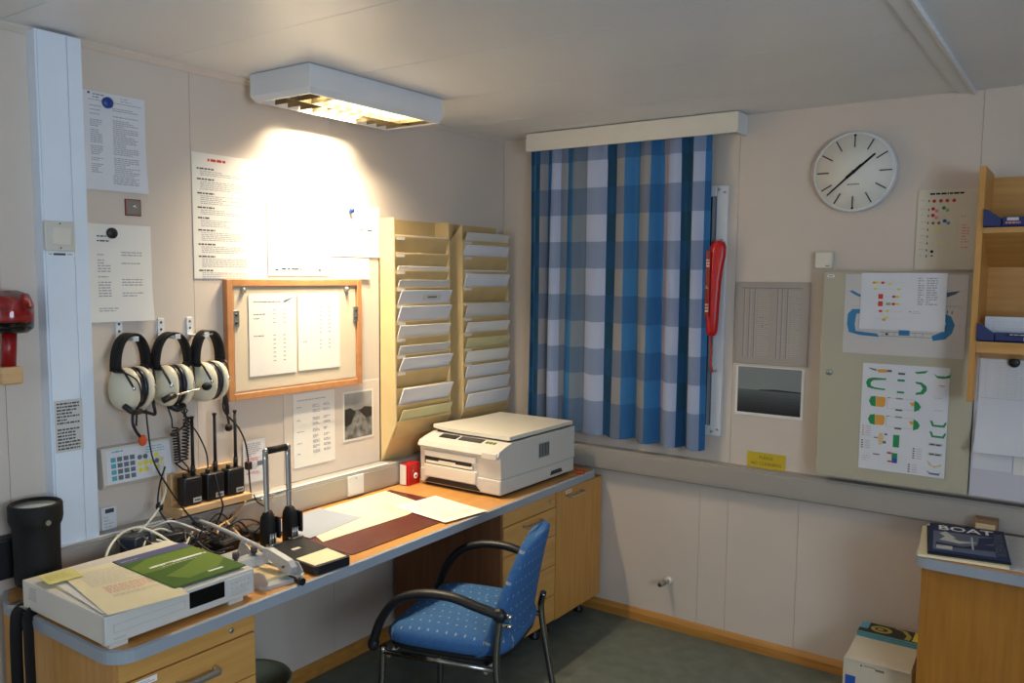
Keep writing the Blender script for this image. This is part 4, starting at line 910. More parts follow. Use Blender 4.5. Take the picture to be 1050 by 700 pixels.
# ================================================================ FAR LEFT
def build_left_items():
    t = thing('flashlight', 'big black hand lamp with lens ring standing in its wall bracket at far left', 'flashlight', (.1, -2.345, .73))
    c = (.105, -2.345, 0)
    b = B(); b.lathe([(.0, .733), (.052, .733), (.057, .738), (.059, .76), (.058, .80), (.059, .86), (.060, .895), (.065, .905), (.068, .918), (.068, .955), (.065, .960), (.058, .960), (.056, .950)], c, 'z', 'black_soft', 32); obj('body', b, t)
    b = B(); b.lathe([(0, .954), (.056, .952), (.056, .949)], c, 'z', 'lens', 32); obj('lens', b, t, label='pale lens')
    b = B(); b.tube([(.163, -2.345, .915), (.175, -2.345, .915)], .011, 'black', 14); b.tube([(.174, -2.345, .915), (.177, -2.345, .915)], .007, 'steel', 12); obj('clip_screw', b, t)
    part('sticker', t, (.1575, .159, -2.352, -2.338, .80, .835, 'p_white'))
    part('wall_bracket', t, (0, .05, -2.43, -2.27, .745, .86, 'black', .006))
    for i, (y, ph) in enumerate(((-2.385, 0), (-2.335, 1))):
        b = B(); b.tube([(.15, -2.36+.02*i, .745), (.18, y, .712), (.19+.06*ph, -2.435-.003*i, .705), (.20+.07*ph, -2.450, .66), (.20+.075*ph, -2.452, .52), (.20+.07*ph, -2.450, .36)], .011, 'black_soft', 8, 5, flat=(1.4, .25)); obj('strap', b, t)
    b = B(); b.box(.14, .2, -2.438, -2.40, .7005, .712, 'steel', .002, Euler((0, 0, .4)).to_matrix()); obj('buckle', b, t)
    t = thing('emergency_lamp', 'red emergency light under a clear dome with red grip in a wooden bracket', 'lamp', (.05, -2.36, 1.30)); c = (.055, -2.368, 0)
    b = B(); b.lathe([(.058, 1.445), (.061, 1.47), (.060, 1.51), (.050, 1.535), (.02, 1.545), (0, 1.546)], c, 'z', 'glass', 28); obj('clear_dome', b, t)
    b = B(); b.lathe([(0, 1.43), (.045, 1.43), (.058, 1.442), (.058, 1.458), (.05, 1.462)], c, 'z', 'black_gloss', 28); obj('base_ring', b, t, label='black ring with specks')
    b = B(); b.lathe([(.052, 1.458), (.055, 1.470), (.05, 1.482), (.03, 1.49), (.025, 1.51), (0, 1.515)], c, 'z', 'red', 24); b.ell((.075, -2.395, 1.505), (.025, .026, .02), 'red', 14, 10); b.ell((.07, -2.335, 1.51), (.018, .017, .018), 'red', 14, 10); obj('lamp_unit', b, t)
    b = B(); b.tube([(.055, -2.368, 1.44), (.052, -2.374, 1.33)], .019, 'red_dark', 14, flat=(1, .8)); obj('grip', b, t)
    b = B(); b.box(.0, .085, -2.405, -2.35, 1.29, 1.338, 'palewood', .006); obj('bracket', b, t, label='pale wooden bracket')
mk('lens', 'b9c4c2', .08)
build_left_items()

# ================================================================ MAIL RACKS
def build_rack(ya, yb, lab, which, spec):
    t = thing('mail_rack', lab, 'rack', (0, (ya+yb)/2, .80)); N = 12; st = .0708
    part('back_board', t, (0, .006, ya, yb, .80, 1.832, 'rackcard'))
    for y in (ya, yb-.008):
        b = B(); b.prism([(0, .80), (.006, .80), (.094, .968), (.084, 1.832) if which == 0 else (.080, 1.832), (.0, 1.832) if which == 0 else (.0, 1.74)], 'y', y, y+.008, 'rackcard_light'); obj('side_panel', b, t)
    b = B(); z = 1.757; b.prism([(.064, z-.070), (.083, z-.002), (.083, z+.001), (.088, z+.001), (.088, z-.004), (.068, z-.070)], 'y', ya+.008, yb-.008, 'rackcard'); p = obj('pocket', b, t)
    copies(p, t, [(.0005*k, 0, -st*k) for k in range(1, N)])
    b = B(); b.prism([(.004, .802), (.092, .968), (.096, .968), (.008, .800)], 'y', ya+.008, yb-.008, 'rackcard'); obj('bottom_panel', b, t)
    b = B(); b.box(.088, .0892, ya+.012, ya+.062, 1.742, 1.753, 'p_lgrey'); lb = obj('pocket_label', b, t); copies(lb, t, [(.0005*k, 0, -st*k) for k in range(1, N-3)])
    for k, h, th, m, lb_, sk, rag in spec:
        z = 1.757-st*k; d = Vector((.020, 0, .068)).normalized(); nn = Vector((.068, 0, -.020)).normalized()
        b = B(); rd = random.Random(k*7+which)
        nl = 3 if rag else 1
        for i in range(nl):
            o = Vector((.0845+.0005*k, 0, z-.003))-nn*(th*(i+.5)/nl+.0035)
            hh = h-(i*.006 if rag else 0)
            A = o-d*.045; C = o+d*hh; e = th/nl*.42; y0 = ya+.014+(.006*i+.004 if rag else .002); y1 = yb-.012
            def q(pt, s): return pt+nn*s
            P = []
            for s in (-e, e):
                P += [[q(A, s)+Vector((0, y0, 0)), q(A, s)+Vector((0, y1, 0)), q(C, s)+Vector((0, y1+sk+(.006*i if rag else 0), 0)), q(C, s)+Vector((0, y0+sk*1.2+.004*i, .004*i*rag)) ]]
            va = [b.bm.verts.new(p_) for p_ in P[0]]; vb = [b.bm.verts.new(p_) for p_ in P[1]]
            fs = [b.bm.faces.new(va[::-1]), b.bm.faces.new(vb)]+[b.bm.faces.new((va[j], va[(j+1) % 4], vb[(j+1) % 4], vb[j])) for j in range(4)]
            b.fin(fs, m if i == 0 else 'paper'); bmesh.ops.recalc_face_normals(b.bm, faces=fs)
        if lb_.startswith('window'):
            c = Vector((.0845+.0005*k, 0, z-.003))+d*.035+nn*-.0008
            fs = []
            for (a0, a1, c0, c1, mm) in ((.17, .29, -.016, .010, 'p_lgrey'), (.20, .26, -.006, .002, 'p_slate')):
                s = [b.bm.verts.new(c+d*cc+nn*(.0009 if mm == 'p_lgrey' else .0014)+Vector((0, ya+aa, 0))) for aa, cc in ((a0, c0), (a1, c0), (a1, c1), (a0, c1))]
                b.fin([b.bm.faces.new(s)], mm)
        tag(obj('letter' if h > .03 else 'paper_bundle', b), LAB[which] % lb_, 'mail', 'mail in the %s rack' % ('left', 'right')[which])
LAB = ('%s of the left mail rack', '%s of the right mail rack')
def racks():
    o = ['first', 'second', 'third', 'fourth', 'fifth', 'sixth', 'seventh', 'eighth', 'ninth', 'tenth', 'eleventh', 'twelfth']
    build_rack(-.888, -.528, 'left tan cardboard mail rack with twelve slanted pockets', 0, [
        (0, .008, .004, 'paper', 'thin sheet edge in the first pocket from top', 0, 0), (1, .006, .004, 'cream', 'thin cream edge in the second pocket from top', 0, 0),
        (2, .020, .006, 'paper', 'low sheaf in the third pocket from top', .01, 0), (3, .034, .014, 'p_lgrey', 'grey bulky bundle in the fourth pocket from top', .012, 1),
        (4, .062, .004, 'paper_cool', 'window envelope in the fifth pocket from top', .016, 0), (5, .066, .006, 'paper_cool', 'white letter in the sixth pocket from top', .012, 0),
        (6, .056, .005, 'paper', 'white letter in the seventh pocket from top', .008, 0), (7, .040, .016, 'p_lgrey', 'ragged bundle in the eighth pocket from top', .010, 1),
        (8, .060, .005, 'paper_cool', 'white leaning letter in the ninth pocket from top', .022, 0), (10, .072, .020, 'paper_cool', 'thick roll of white papers in the eleventh pocket from top', .018, 1),
        (11, .05, .005, 'p_manila', 'pale green envelope in the lowest pocket', .02, 0)])
    build_rack(-.435, -.070, 'right tan cardboard mail rack in the corner beside the curtain', 1, [
        (0, .042, .012, 'p_lgrey', 'grey magazine in the first pocket from top', .008, 1), (1, .056, .012, 'paper_cool', 'thick white bundle in the second pocket from top', .004, 0),
        (2, .010, .004, 'paper', 'thin sheet edge in the third pocket from top', 0, 0), (3, .064, .010, 'paper_cool', 'white letter in the fourth pocket from top', .004, 0),
        (5, .070, .012, 'p_lgrey', 'grey magazine in the sixth pocket from top', .006, 1), (6, .052, .008, 'paper', 'white papers in the seventh pocket from top', .008, 1),
        (7, .050, .008, 'p_manila', 'papers with a yellow envelope in the eighth pocket from top', .010, 1), (8, .058, .005, 'paper', 'white letter in the ninth pocket from top', .008, 0),
        (9, .064, .005, 'paper_cool', 'white letter in the tenth pocket from top', .008, 0), (10, .068, .005, 'paper_cool', 'white letter in the eleventh pocket from top', .008, 0), (11, .072, .006, 'paper_cool', 'large white letter in the lowest pocket', .010, 0)])
mk('p_manila', 'cfc998', .6)
racks()
# ================================================================ RIGHT WALL
def right_wall():
    # red rescue sheath hanging on the window frame
    t = thing('sheath', 'red plastic sheath with white print hanging beside the curtain', 'sheath', (1.148, -.05, 1.36))
    b = B(); R = []
    for z, cx, hw, hd in ((1.752, 1.160, .004, .004), (1.745, 1.158, .026, .014), (1.725, 1.155, .036, .019), (1.69, 1.152, .038, .021), (1.64, 1.147, .033, .021), (1.58, 1.143, .030, .021), (1.50, 1.140, .029, .021), (1.42, 1.138, .028, .020), (1.37, 1.137, .026, .018), (1.352, 1.137, .018, .012), (1.350, 1.137, .004, .004)):
        R.append([(cx+hw*cos(a), -.058+hd*sin(a), z) for a in [2*PI*k/18 for k in range(18)]])
    b.rings(R, 'red'); o = obj('body', b, t)
    s = Sheet((1.112, -.0785, 1.43), (.8, -.25, 0), (0, 0, 1), .022, .28, 'red_dark', nu=1, nv=1)
    for v0, n, h in ((.21, 3, .02), (.12, 2, .012), (.02, 3, .022)): s.lines(.003, v0+h*n*.6, .02, v0, n, 'p_lgrey', .6, 1, n)
    s.done('print_strip', parent=t, label='dark side strip with pale print')
    b = B(); b.tube([(1.137, -.058, 1.352), (1.133, -.06, 1.32), (1.142, -.058, 1.28), (1.138, -.06, 1.24), (1.150, -.058, 1.195)], .010, 'redflex', 8, 5, flat=(1.1, .22)); obj('strap', b, t, label='red strap end')
    b = B(); b.tube([(1.157, -.058, 1.74), (1.158, -.030, 1.757), (1.158, 0, 1.757)], .004, 'steel', 8); obj('hanger', b, t)
    # framed table and sea photo
    t = thing('framed_table', 'grey printed table in thin frame right of the curtain', 'frame', (1.374, 0, 1.41))
    for q in ((1.219, 1.226, 1.238, 1.582), (1.519, 1.526, 1.238, 1.582)): part('frame_side', t, (q[0], q[1], -.008, 0, q[2], q[3], 'p_tablegrey', .001))
    for q in ((1.226, 1.519, 1.238, 1.245), (1.226, 1.519, 1.575, 1.582)): part('frame_rail', t, (q[0], q[1], -.008, 0, q[2], q[3], 'p_tablegrey', .001))
    s = onright(1.226, 1.519, 1.245, 1.575, -.003, 'p_tablegrey', nu=1, nv=1)
    for x in (.03, .052, .074, .17, .188, .21): s.rect(x, .02, x+.0022, .31, 'p_slate'); s.lines(x+.004, .305, x+.014, .02, 34, 'p_grey', .4, .8, int(x*1000))
    s.rect(.02, .31, .27, .3125, 'p_slate'); s.lines(.09, .30, .16, .03, 32, 'p_grey', .3, .7, 88); s.lines(.225, .30, .28, .03, 32, 'p_grey', .3, .7, 89)
    for i in range(3): s.rect(.095, .15+.018*i, .1, .155+.018*i, 'p_slate'); s.rect(.108, .15+.018*i, .113, .155+.018*i, 'p_slate')
    s.done('table_print', parent=t)
    s = onright(1.231, 1.516, 1.020, 1.229, -.003, 'paper', nu=1, nv=1)
    [s.rect(.010, .012+.0123*i, .275, .012+.0123*(i+1), 'sea%d' % i) for i in range(8)]; s.rect(.010, .11, .275, .205, 'sea_sky'); s.poly([(.10, .112), (.17, .117), (.275, .114), (.275, .109), (.1, .109)], 'sea_dark'); s.done('photograph', 'photograph of a dark calm sea below the framed table', 'photo')
    s = onright(1.292, 1.454, .797, .866, -.003, 'p_signyellow', nu=1, nv=1); s.text(.081, .047, .019, 'PLEASE', 'p_sign', sx=1.0); s.text(.081, .021, .019, 'NO CLEANING', 'p_sign', sx=1.02); s.done('warning_sign', 'small yellow sign reading PLEASE NO CLEANING on the wall', 'sign')
    t = thing('sensor_box', 'small beige sensor box on the wall above the electric cabinet', 'sensor', (1.577, 0, 1.667))
    part('body', t, (1.546, 1.612, -.032, 0, 1.638, 1.702, 'beige_light', .004)); part('label_strip', t, (1.588, 1.602, -.0328, -.0315, 1.645, 1.649, 'p_slate')); part('side_vent', t, (1.5435, 1.547, -.028, -.006, 1.675, 1.69, 'p_grey'))
    # clock
    cx, cz = 1.680, 2.004; t = thing('wall_clock', 'round white wall clock with line markers on the right wall', 'clock', (cx, 0, cz))
    b = B(); b.lathe([(0, 0), (.146, 0), (.152, -.006), (.152, -.036), (.149, -.042), (.146, -.044), (.143, -.042)], (cx, 0, cz), 'y', 'white_metal', 48); obj('case', b, t)
    b = B(); b.lathe([(0, -.0427), (.1425, -.0425), (.1425, -.041)], (cx, 0, cz), 'y', 'clock_face', 48); obj('dial', b, t)
    def hand(ang, r0, r1, w0, w1, y, m, nm):
        a = radians(90-ang); d = Vector((cos(a), sin(a))); n = Vector((-d.y, d.x)); P = [d*r0+n*w0, d*r0-n*w0, d*r1-n*w1, d*r1+n*w1]
        b = B(); b.prism([(cx+p.x, cz+p.y) for p in P], 'y', y-.0012, y, m); return obj(nm, b, t)
    for k in range(12): hand(30*k, .092, .136, .0024, .0024, -.0430, 'ink', 'hour_mark')
    for z in (.137, -.137): b = B(); b.lathe([(0, -.0445), (.0045, -.0442), (.0045, -.042)], (cx, 0, cz+z), 'y', 'blackink', 12); obj('dot', b, t)
    hand(50, -.034, .098, .0056, .0036, -.0450, 'blackink', 'hour_hand'); hand(228, -.036, .128, .0046, .0022, -.0465, 'blackink', 'minute_hand')
    b = B(); b.lathe([(0, -.050), (.006, -.0495), (.006, -.0405)], (cx, 0, cz), 'y', 'blackink', 14); obj('hub', b, t)
    b = B()
    for i in range(8): b.box(cx-.022+.0056*i, cx-.0185+.0056*i, -.0433, -.0424, cz-.049, cz-.0445, 'ink')
    obj('printed_text', b, t)
    # signal sheet
    s = onright(1.903, 2.101, 1.634, 1.925, -.003, 'p_signal', curl=lambda u, v: .002+.006*abs(u-.4)*max(0, .8-v))
    s.lines(.04, .280, .17, .272, 1, 'blackink', .8, 1, 5)
    for i, v in enumerate((.25, .218, .196, .17, .145, .12, .095, .07, .048)): s.lines(.012, v+.006, .034, v+.002, 1, 'inklight', .5, .9, i); s.rect(.036, v-.003, .040, v+.005, 'ink')
    for x in (.055, .077, .098, .12): s.disc(x, .25, .0062, 'p_red')
    for x, v, c, c2 in ((.053, .222, 'p_red', 'p_pink'), (.053, .198, 'p_red', 'p_pink'), (.088, .224, 'p_green', 'p_green2'), (.093, .177, 'p_blue2', 'p_teal')):
        s.disc(x, v, .0065, c); s.disc(x+.012, v-.008, .0065, c2)
    for x in (.055, .074): s.disc(x, .17, .0055, 'p_brown'); s.disc(x, .145, .0055, 'p_yellow')
    for x in (.055, .075, .095): s.disc(x, .095, .004, 'p_yellow')
    s.disc(.056, .066, .0055, 'blackink'); s.poly([(.05, .048), (.062, .048), (.056, .054)], 'blackink'); s.rect(.135, .06, .1358, .195, 'p_grey'); s.lines(.145, .195, .19, .19, 1, 'inklight', .6, 1, 2)
    s.lines(.15, .165, .18, .075, 9, 'p_pink', .4, .8, 6, .3); s.done('signal_chart', 'sheet of coloured lamp signals on the wall beside the wooden shelf', 'poster')
    # electric cabinet
    t = thing('wall_cabinet', 'wide beige metal wall cabinet under the clock carrying the ship plans', 'cabinet', (1.865, 0, .83))
    part('body', t, (1.601, 2.130, -.088, -.0, .830, 1.622, 'beige_board', .003)); part('door', t, (1.600, 2.131, -.100, -.088, .828, 1.624, 'beige_board', .004))
    b = B(); b.lathe([(0, -.1065), (.008, -.106), (.0115, -.104), (.0125, -.100), (.0125, -.099)], (1.637, 0, 1.237), 'y', 'steel', 18); b.box(1.636, 1.638, -.1075, -.106, 1.231, 1.243, 'black'); obj('lock', b, t)
    s = onright(1.615, 1.641, 1.602, 1.613, -.1006, 'p_white', nu=1, nv=1); s.lines(.005, .008, .02, .003, 1, 'ink', .8, 1, 3, 0, .005); s.done('number_tag', parent=t, label='tiny white number tag')
    # blue ship plan
    y = -.1015
    s = onright(1.683, 2.096, 1.316, 1.615, y, 'p_planwhite', nu=4, nv=2, curl=lambda u, v: .001)
    w, h = s.w, s.h
    s.poly([(.015, .235), (.03, .225), (.05, .215), (.08, .21), (.08, .218), (.05, .225), (.028, .238)], 'p_blue'); s.poly([(.345, .235), (.39, .242), (.375, .23), (.34, .215)], 'p_navy2'); s.rect(.02, .1785, .4, .18, 'p_grey', 3)
    s.poly([(.012, .11), (.014, .15), (.03, .168), (.08, .168), (.08, .155), (.045, .15), (.04, .11), (.045, .085), (.12, .078), (.13, .066), (.06, .07), (.02, .08)], 'p_blue')
    s.poly([(.31, .06), (.35, .068), (.37, .09), (.378, .12), (.365, .15), (.335, .165), (.335, .15), (.35, .125), (.34, .095), (.305, .078)], 'p_blue'); s.rect(.195, .075, .232, .10, 'p_blue'); s.rect(.13, .07, .31, .0712, 'ink', 3); s.rect(.13, .085, .31, .0862, 'ink', 3)
    for x in (.14, .16, .18, .25, .275): s.rect(x, .07, x+.001, .086, 'ink')
    s.rect(.15, .074, .158, .082, 'p_navy'); s.lines(.34, .19, .4, .183, 1, 'inklight', .5, 1, 3); s.rect(.35, .16, .353, .172, 'ink'); s.rect(.365, .158, .368, .170, 'ink'); s.disc(.392, .118, .004, 'p_grey')
    s.done('ship_plan', 'blue ship plan on the wall cabinet partly under a smaller sheet', 'plan')
    s = onright(1.741, 2.030, 1.411, 1.620, y-.004, 'paper_cool', nu=8, nv=5, curl=lambda u, v: .001+.012*max(0, .35-v)*(.4+abs(u-.5)))
    for v in (.175, .15, .122, .095, .068, .04): s.rect(.05, v-.0005, .145, v+.0003, 'p_grey', 2)
    for u, v, c in ((.062, .122, 'p_red'), (.062, .095, 'p_red')): s.rect(u, v-.009, u+.016, v+.009, c)
    for u, v, c in ((.075, .173, 'p_red'), (.055, .173, 'p_yellow'), (.10, .168, 'p_yellow'), (.13, .15, 'p_yellow'), (.05, .15, 'p_yellow'), (.115, .122, 'p_red'), (.128, .122, 'p_yellow'), (.115, .095, 'p_red'), (.128, .095, 'p_yellow'), (.072, .068, 'p_red'), (.095, .068, 'p_yellow'), (.092, .044, 'p_yellow'), (.085, .036, 'p_orange'), (.045, .173, 'p_orange')): s.disc(u, v, .007, c, .005, 7)
    s.rect(.09, .09, .105, .10, 'p_green2')
    for i in range(12): s.lines(.195, .193-.0085*i, .217, .187-.0085*i, 1, 'inklight', .7, .9, i); s.lines(.223, .193-.0085*i, .262, .187-.0085*i, 1, 'inklight', .7, .95, i+30)
    s.rect(.17, .066, .174, .07, 'ink'); s.lines(.18, .072, .24, .06, 2, 'p_grey', .4, .8, 2); s.done('printed_sheet', 'white sheet with red and yellow symbols hanging over the blue ship plan', 'paper')
    # green plan
    s = onright(1.760, 2.055, .879, 1.282, y, 'paper_cool', nu=6, nv=6, curl=lambda u, v: .001+.006*abs(u-.5)*max(0, .5-v))
    k = lambda x, y_: ((x-110)/440*.295, .403-(y_-68)/560*.403)
    def R(x0, y0, x1, y1, m): a, b_ = k(x0, y1), k(x1, y0); s.rect(*a, *b_, m)
    def Pg(pts, m): s.poly([k(*p) for p in pts], m)
    Pg([(140, 90), (180, 98), (185, 108), (150, 98)], 'p_dgrey'); Pg([(185, 98), (235, 95), (240, 112), (195, 115)], 'p_orange'); R(238, 97, 262, 108, 'p_dgrey'); R(295, 108, 330, 118, 'p_dgreen2'); Pg([(375, 100), (445, 88), (430, 102), (390, 108)], 'p_green')
    Pg([(470, 100), (490, 112), (530, 112), (555, 100), (550, 118), (520, 124), (490, 122)], 'p_green')
    Pg([(130, 170), (140, 150), (165, 142), (235, 142), (235, 150), (170, 156), (155, 168), (157, 185), (175, 193), (232, 197), (232, 205), (170, 202), (140, 195)], 'p_green'); R(293, 142, 330, 153, 'p_green'); R(293, 204, 330, 214, 'p_green')
    Pg([(385, 148), (415, 150), (440, 168), (442, 190), (425, 210), (388, 216), (388, 205), (412, 198), (422, 180), (410, 162), (386, 158)], 'p_green')
    for y_ in (266, 362):
        Pg([(150, y_), (160, y_-24), (185, y_-28), (187, y_+28), (162, y_+24)], 'p_green'); Pg([(187, y_-26), (232, y_-26), (238, y_-15), (236, y_+18), (228, y_+27), (187, y_+27)], 'p_orange'); Pg([(160, y_-6), (178, y_-8), (178, y_+6), (160, y_+5)], 'p_white')
        R(245, y_-26, 262, y_-22, 'ink'); R(290, y_-27, 325, y_-20, 'p_dgreen2'); R(290, y_+32, 325, y_+40, 'p_dgreen2'); Pg([(360, y_-8), (385, y_-10), (385, y_+8), (372, y_+10)], 'p_orange'); Pg([(384, y_-22), (405, y_-10), (418, y_+10), (408, y_+28), (384, y_+38)], 'p_green')
        R(245, y_-24, 248, y_+30, 'p_grey'); R(248, y_+30, 380, y_+32, 'p_grey'); R(255, y_-24, 380, y_-22, 'p_grey')
    R(286, 432, 318, 497, 'p_green'); Pg([(205, 455), (215, 430), (230, 430), (238, 455), (230, 490), (215, 492)], 'p_tan'); R(185, 454, 205, 459, 'ink'); R(240, 430, 255, 440, 'p_slate'); R(232, 470, 250, 484, 'p_slate')
    R(283, 528, 312, 562, 'p_green'); R(285, 555, 312, 580, 'p_blue2'); R(258, 525, 283, 535, 'p_red'); R(262, 570, 290, 578, 'p_red'); R(185, 542, 220, 547, 'ink')
    for y_ in (355, 410): Pg([(465, y_-15), (478, y_-15), (485, y_+4), (530, y_+4), (540, y_-12), (548, y_-12), (538, y_+15), (478, y_+14)], 'p_green')
    for y_ in (455, 505): R(465, y_-2, 535, y_+12, 'p_grey'); R(472, y_+2, 495, y_+9, 'ink'); R(500, y_+3, 525, y_+10, 'ink')
    Pg([(460, 545), (475, 552), (488, 568), (510, 568), (530, 556), (534, 566), (500, 580), (470, 566)], 'p_tan'); Pg([(460, 595), (480, 606), (520, 606), (528, 600), (525, 616), (478, 615)], 'p_slate')
    R(500, 158, 528, 163, 'p_pink'); R(480, 222, 520, 225, 'p_grey'); R(482, 285, 525, 288, 'p_grey')
    for (x, y_, n, c) in ((122, 398, 5, 'p_pink'), (120, 475, 4, 'ink'), (388, 490, 5, 'ink'), (368, 575, 4, 'ink')):
        for i in range(n): R(x, y_+12*i, x+10, y_+12*i+6, c); R(x+18, y_+12*i+1, x+46, y_+12*i+5, 'p_grey')
    s.lines(.012, .055, .045, .03, 3, 'p_grey', .3, .9, 3); s.done('ship_plan', 'green and orange ship safety plan hanging low on the wall cabinet', 'plan')
    # pale board with sheets at the frame edge
    t = thing('pale_board', 'pale metal board beside the beige wall cabinet at the right edge', 'board', (2.4, 0, .83)); part('body', t, (2.134, 2.78, -.096, -.0, .828, 1.35, 'pale_board', .003))
    s = onright(2.142, 2.262, .93, 1.17, -.0975, 'paper_cool', nu=1, nv=1); s.lines(.02, .21, .11, .05, 10, 'p_lgrey', .25, .9, 4); s.done('printed_sheet', 'lowest sheet half hidden behind the curling sheet on the pale board', 'paper')
    s = onright(2.266, 2.44, .925, 1.17, -.0975, 'paper', nu=1, nv=1); s.lines(.03, .2, .16, .05, 10, 'p_lgrey', .25, .9, 5); s.done('printed_sheet', 'lower right sheet on the pale board cut by the frame edge', 'paper')
    s = onright(2.147, 2.40, 1.00, 1.334, -.101, 'paper_cool', nu=14, nv=14, curl=lambda u, v: .001+.17*max(0, .46-v)**1.5*(1.2-u*.35))
    s.rect(.01, .322, .25, .323, 'p_grey', 6)
    for x in (.02, .045, .06, .085, .11, .15, .19): s.rect(x, .19, x+.0012, .315, 'p_lgrey')
    s.rect(.01, .185, .25, .1865, 'p_grey', 6); s.lines(.05, .315, .24, .19, 16, 'p_lgrey', .3, .9, 9); s.done('printed_sheet', 'curling list sheet held by a black magnet on the pale board', 'paper')
    b = B(); b.lathe([(0, -.117), (.0145, -.1165), (.0175, -.113), (.0175, -.104)], (2.250, 0, 1.316), 'y', 'black', 20); tag(obj('magnet', b), 'round black magnet on the pale board below the wooden shelf', 'magnet')
for i in range(8): mk('sea%d' % i, '%02x%02x%02x' % tuple(int(a+(b-a)*i/7) for a, b in ((0x1e, 0x56), (0x22, 0x60), (0x24, 0x64))), .4, var=.04, scale=60)
for n, h in dict(p_tablegrey='a8a098', p_signyellow='c9b02a', p_sign='5a4f18', p_signal='d6d0bd', p_planwhite='c9c6c4', p_green2='8fae6c', p_brown='8a4e3c', p_navy2='3d4e6a', p_dgreen2='3c5548', clock_face='e6e4da', sea_dark='22282a', sea_sky='7d8688', sea_mid='4c5558').items(): mk(n, h, .5, var=.02)
right_wall()

def build_shelf():
    t = thing('wall_shelf', 'beech wall shelf with two sloping shelves at the right edge', 'shelf', (2.45, 0, 1.35)); x0 = 2.127
    part('side_panel', t, (x0, x0+.019, -.255, -.165, 1.186, 1.971, 'beech', .001))
    part('side_panel', t, (x0, x0+.019, -.165, -.002, 1.36, 1.971, 'beech', .001))
    part('side_panel', t, (2.84, 2.859, -.255, -.002, 1.36, 1.971, 'beech', .001))
    part('back_panel', t, (x0+.019, 2.84, -.014, -.002, 1.36, 1.956, 'beech_x'))
    for zf in (1.752, 1.374):
        b = B(); b.prism([(-.250, zf), (-.250, zf+.018), (-.014, zf-.092+(.03 if zf < 1.5 else 0)), (-.014, zf-.110+(.03 if zf < 1.5 else 0))], 'x', x0+.019, 2.84, 'beech_x'); obj('sloping_shelf', b, t)
    part('bottom_rail', t, (x0+.019, 2.84, -.250, -.232, 1.354, 1.374, 'beech_x', .001))
    for i, (z, lab) in enumerate(((1.768, 'dark blue binder lying on the upper sloping shelf'), (1.392, 'dark blue binder lying on the lower sloping shelf'))):
        tt = thing('ring_binder', lab, 'binder', (2.3, -.2, z)); xx = x0+.0205
        R = Euler((radians(-20), 0, 0)).to_matrix(); pv = (2.3, -.248, z)
        b = B(); b.box(xx, 2.50, -.248, -.06, z+.004, z+.034, 'binder_blue', .004, R, pv)
        b.prism([(xx, z+.006), (xx+.0, z+.062), (xx+.012, z+.058), (xx+.05, z+.03), (xx+.05, z+.006)], 'y', -.266, -.250, 'binder_blue'); obj('cover', b, tt)
        s = Sheet((xx+.055, -.2672, z+.008), (1, 0, 0), (0, 0, 1), .24, .026, 'binder_blue', nu=1, nv=1)
        if i == 0: s.rect(.012, .014, .045, .024, 'p_lgrey'); s.lines(.008, .011, .05, .003, 1, 'p_pink', .8, 1, 3, 0, .008); s.rect(.07, .003, .10, .018, 'p_green2'); s.rect(.10, .003, .20, .018, 'p_lgrey')
        else: s.rect(.08, .0, .20, .012, 'p_lgrey'); s.rect(.03, .014, .15, .024, 'p_navy'); s.lines(.04, .022, .15, .017, 1, 'p_lgrey', .6, 1, 3); s.disc(.10, .006, .0045, 'p_white')
        s.done('spine', parent=tt, label='printed spine label')
    s = Sheet((2.165, -.205, 1.404), (1, 0, 0), (0, -.15, 1), .33, .072, 'paper_cool', nu=1, nv=1, th=.006); s.lines(.02, .06, .3, .03, 3, 'p_lgrey', .2, .9, 3); s.done('paper_pile', 'white papers standing behind the lower blue binder', 'paper')
build_shelf()

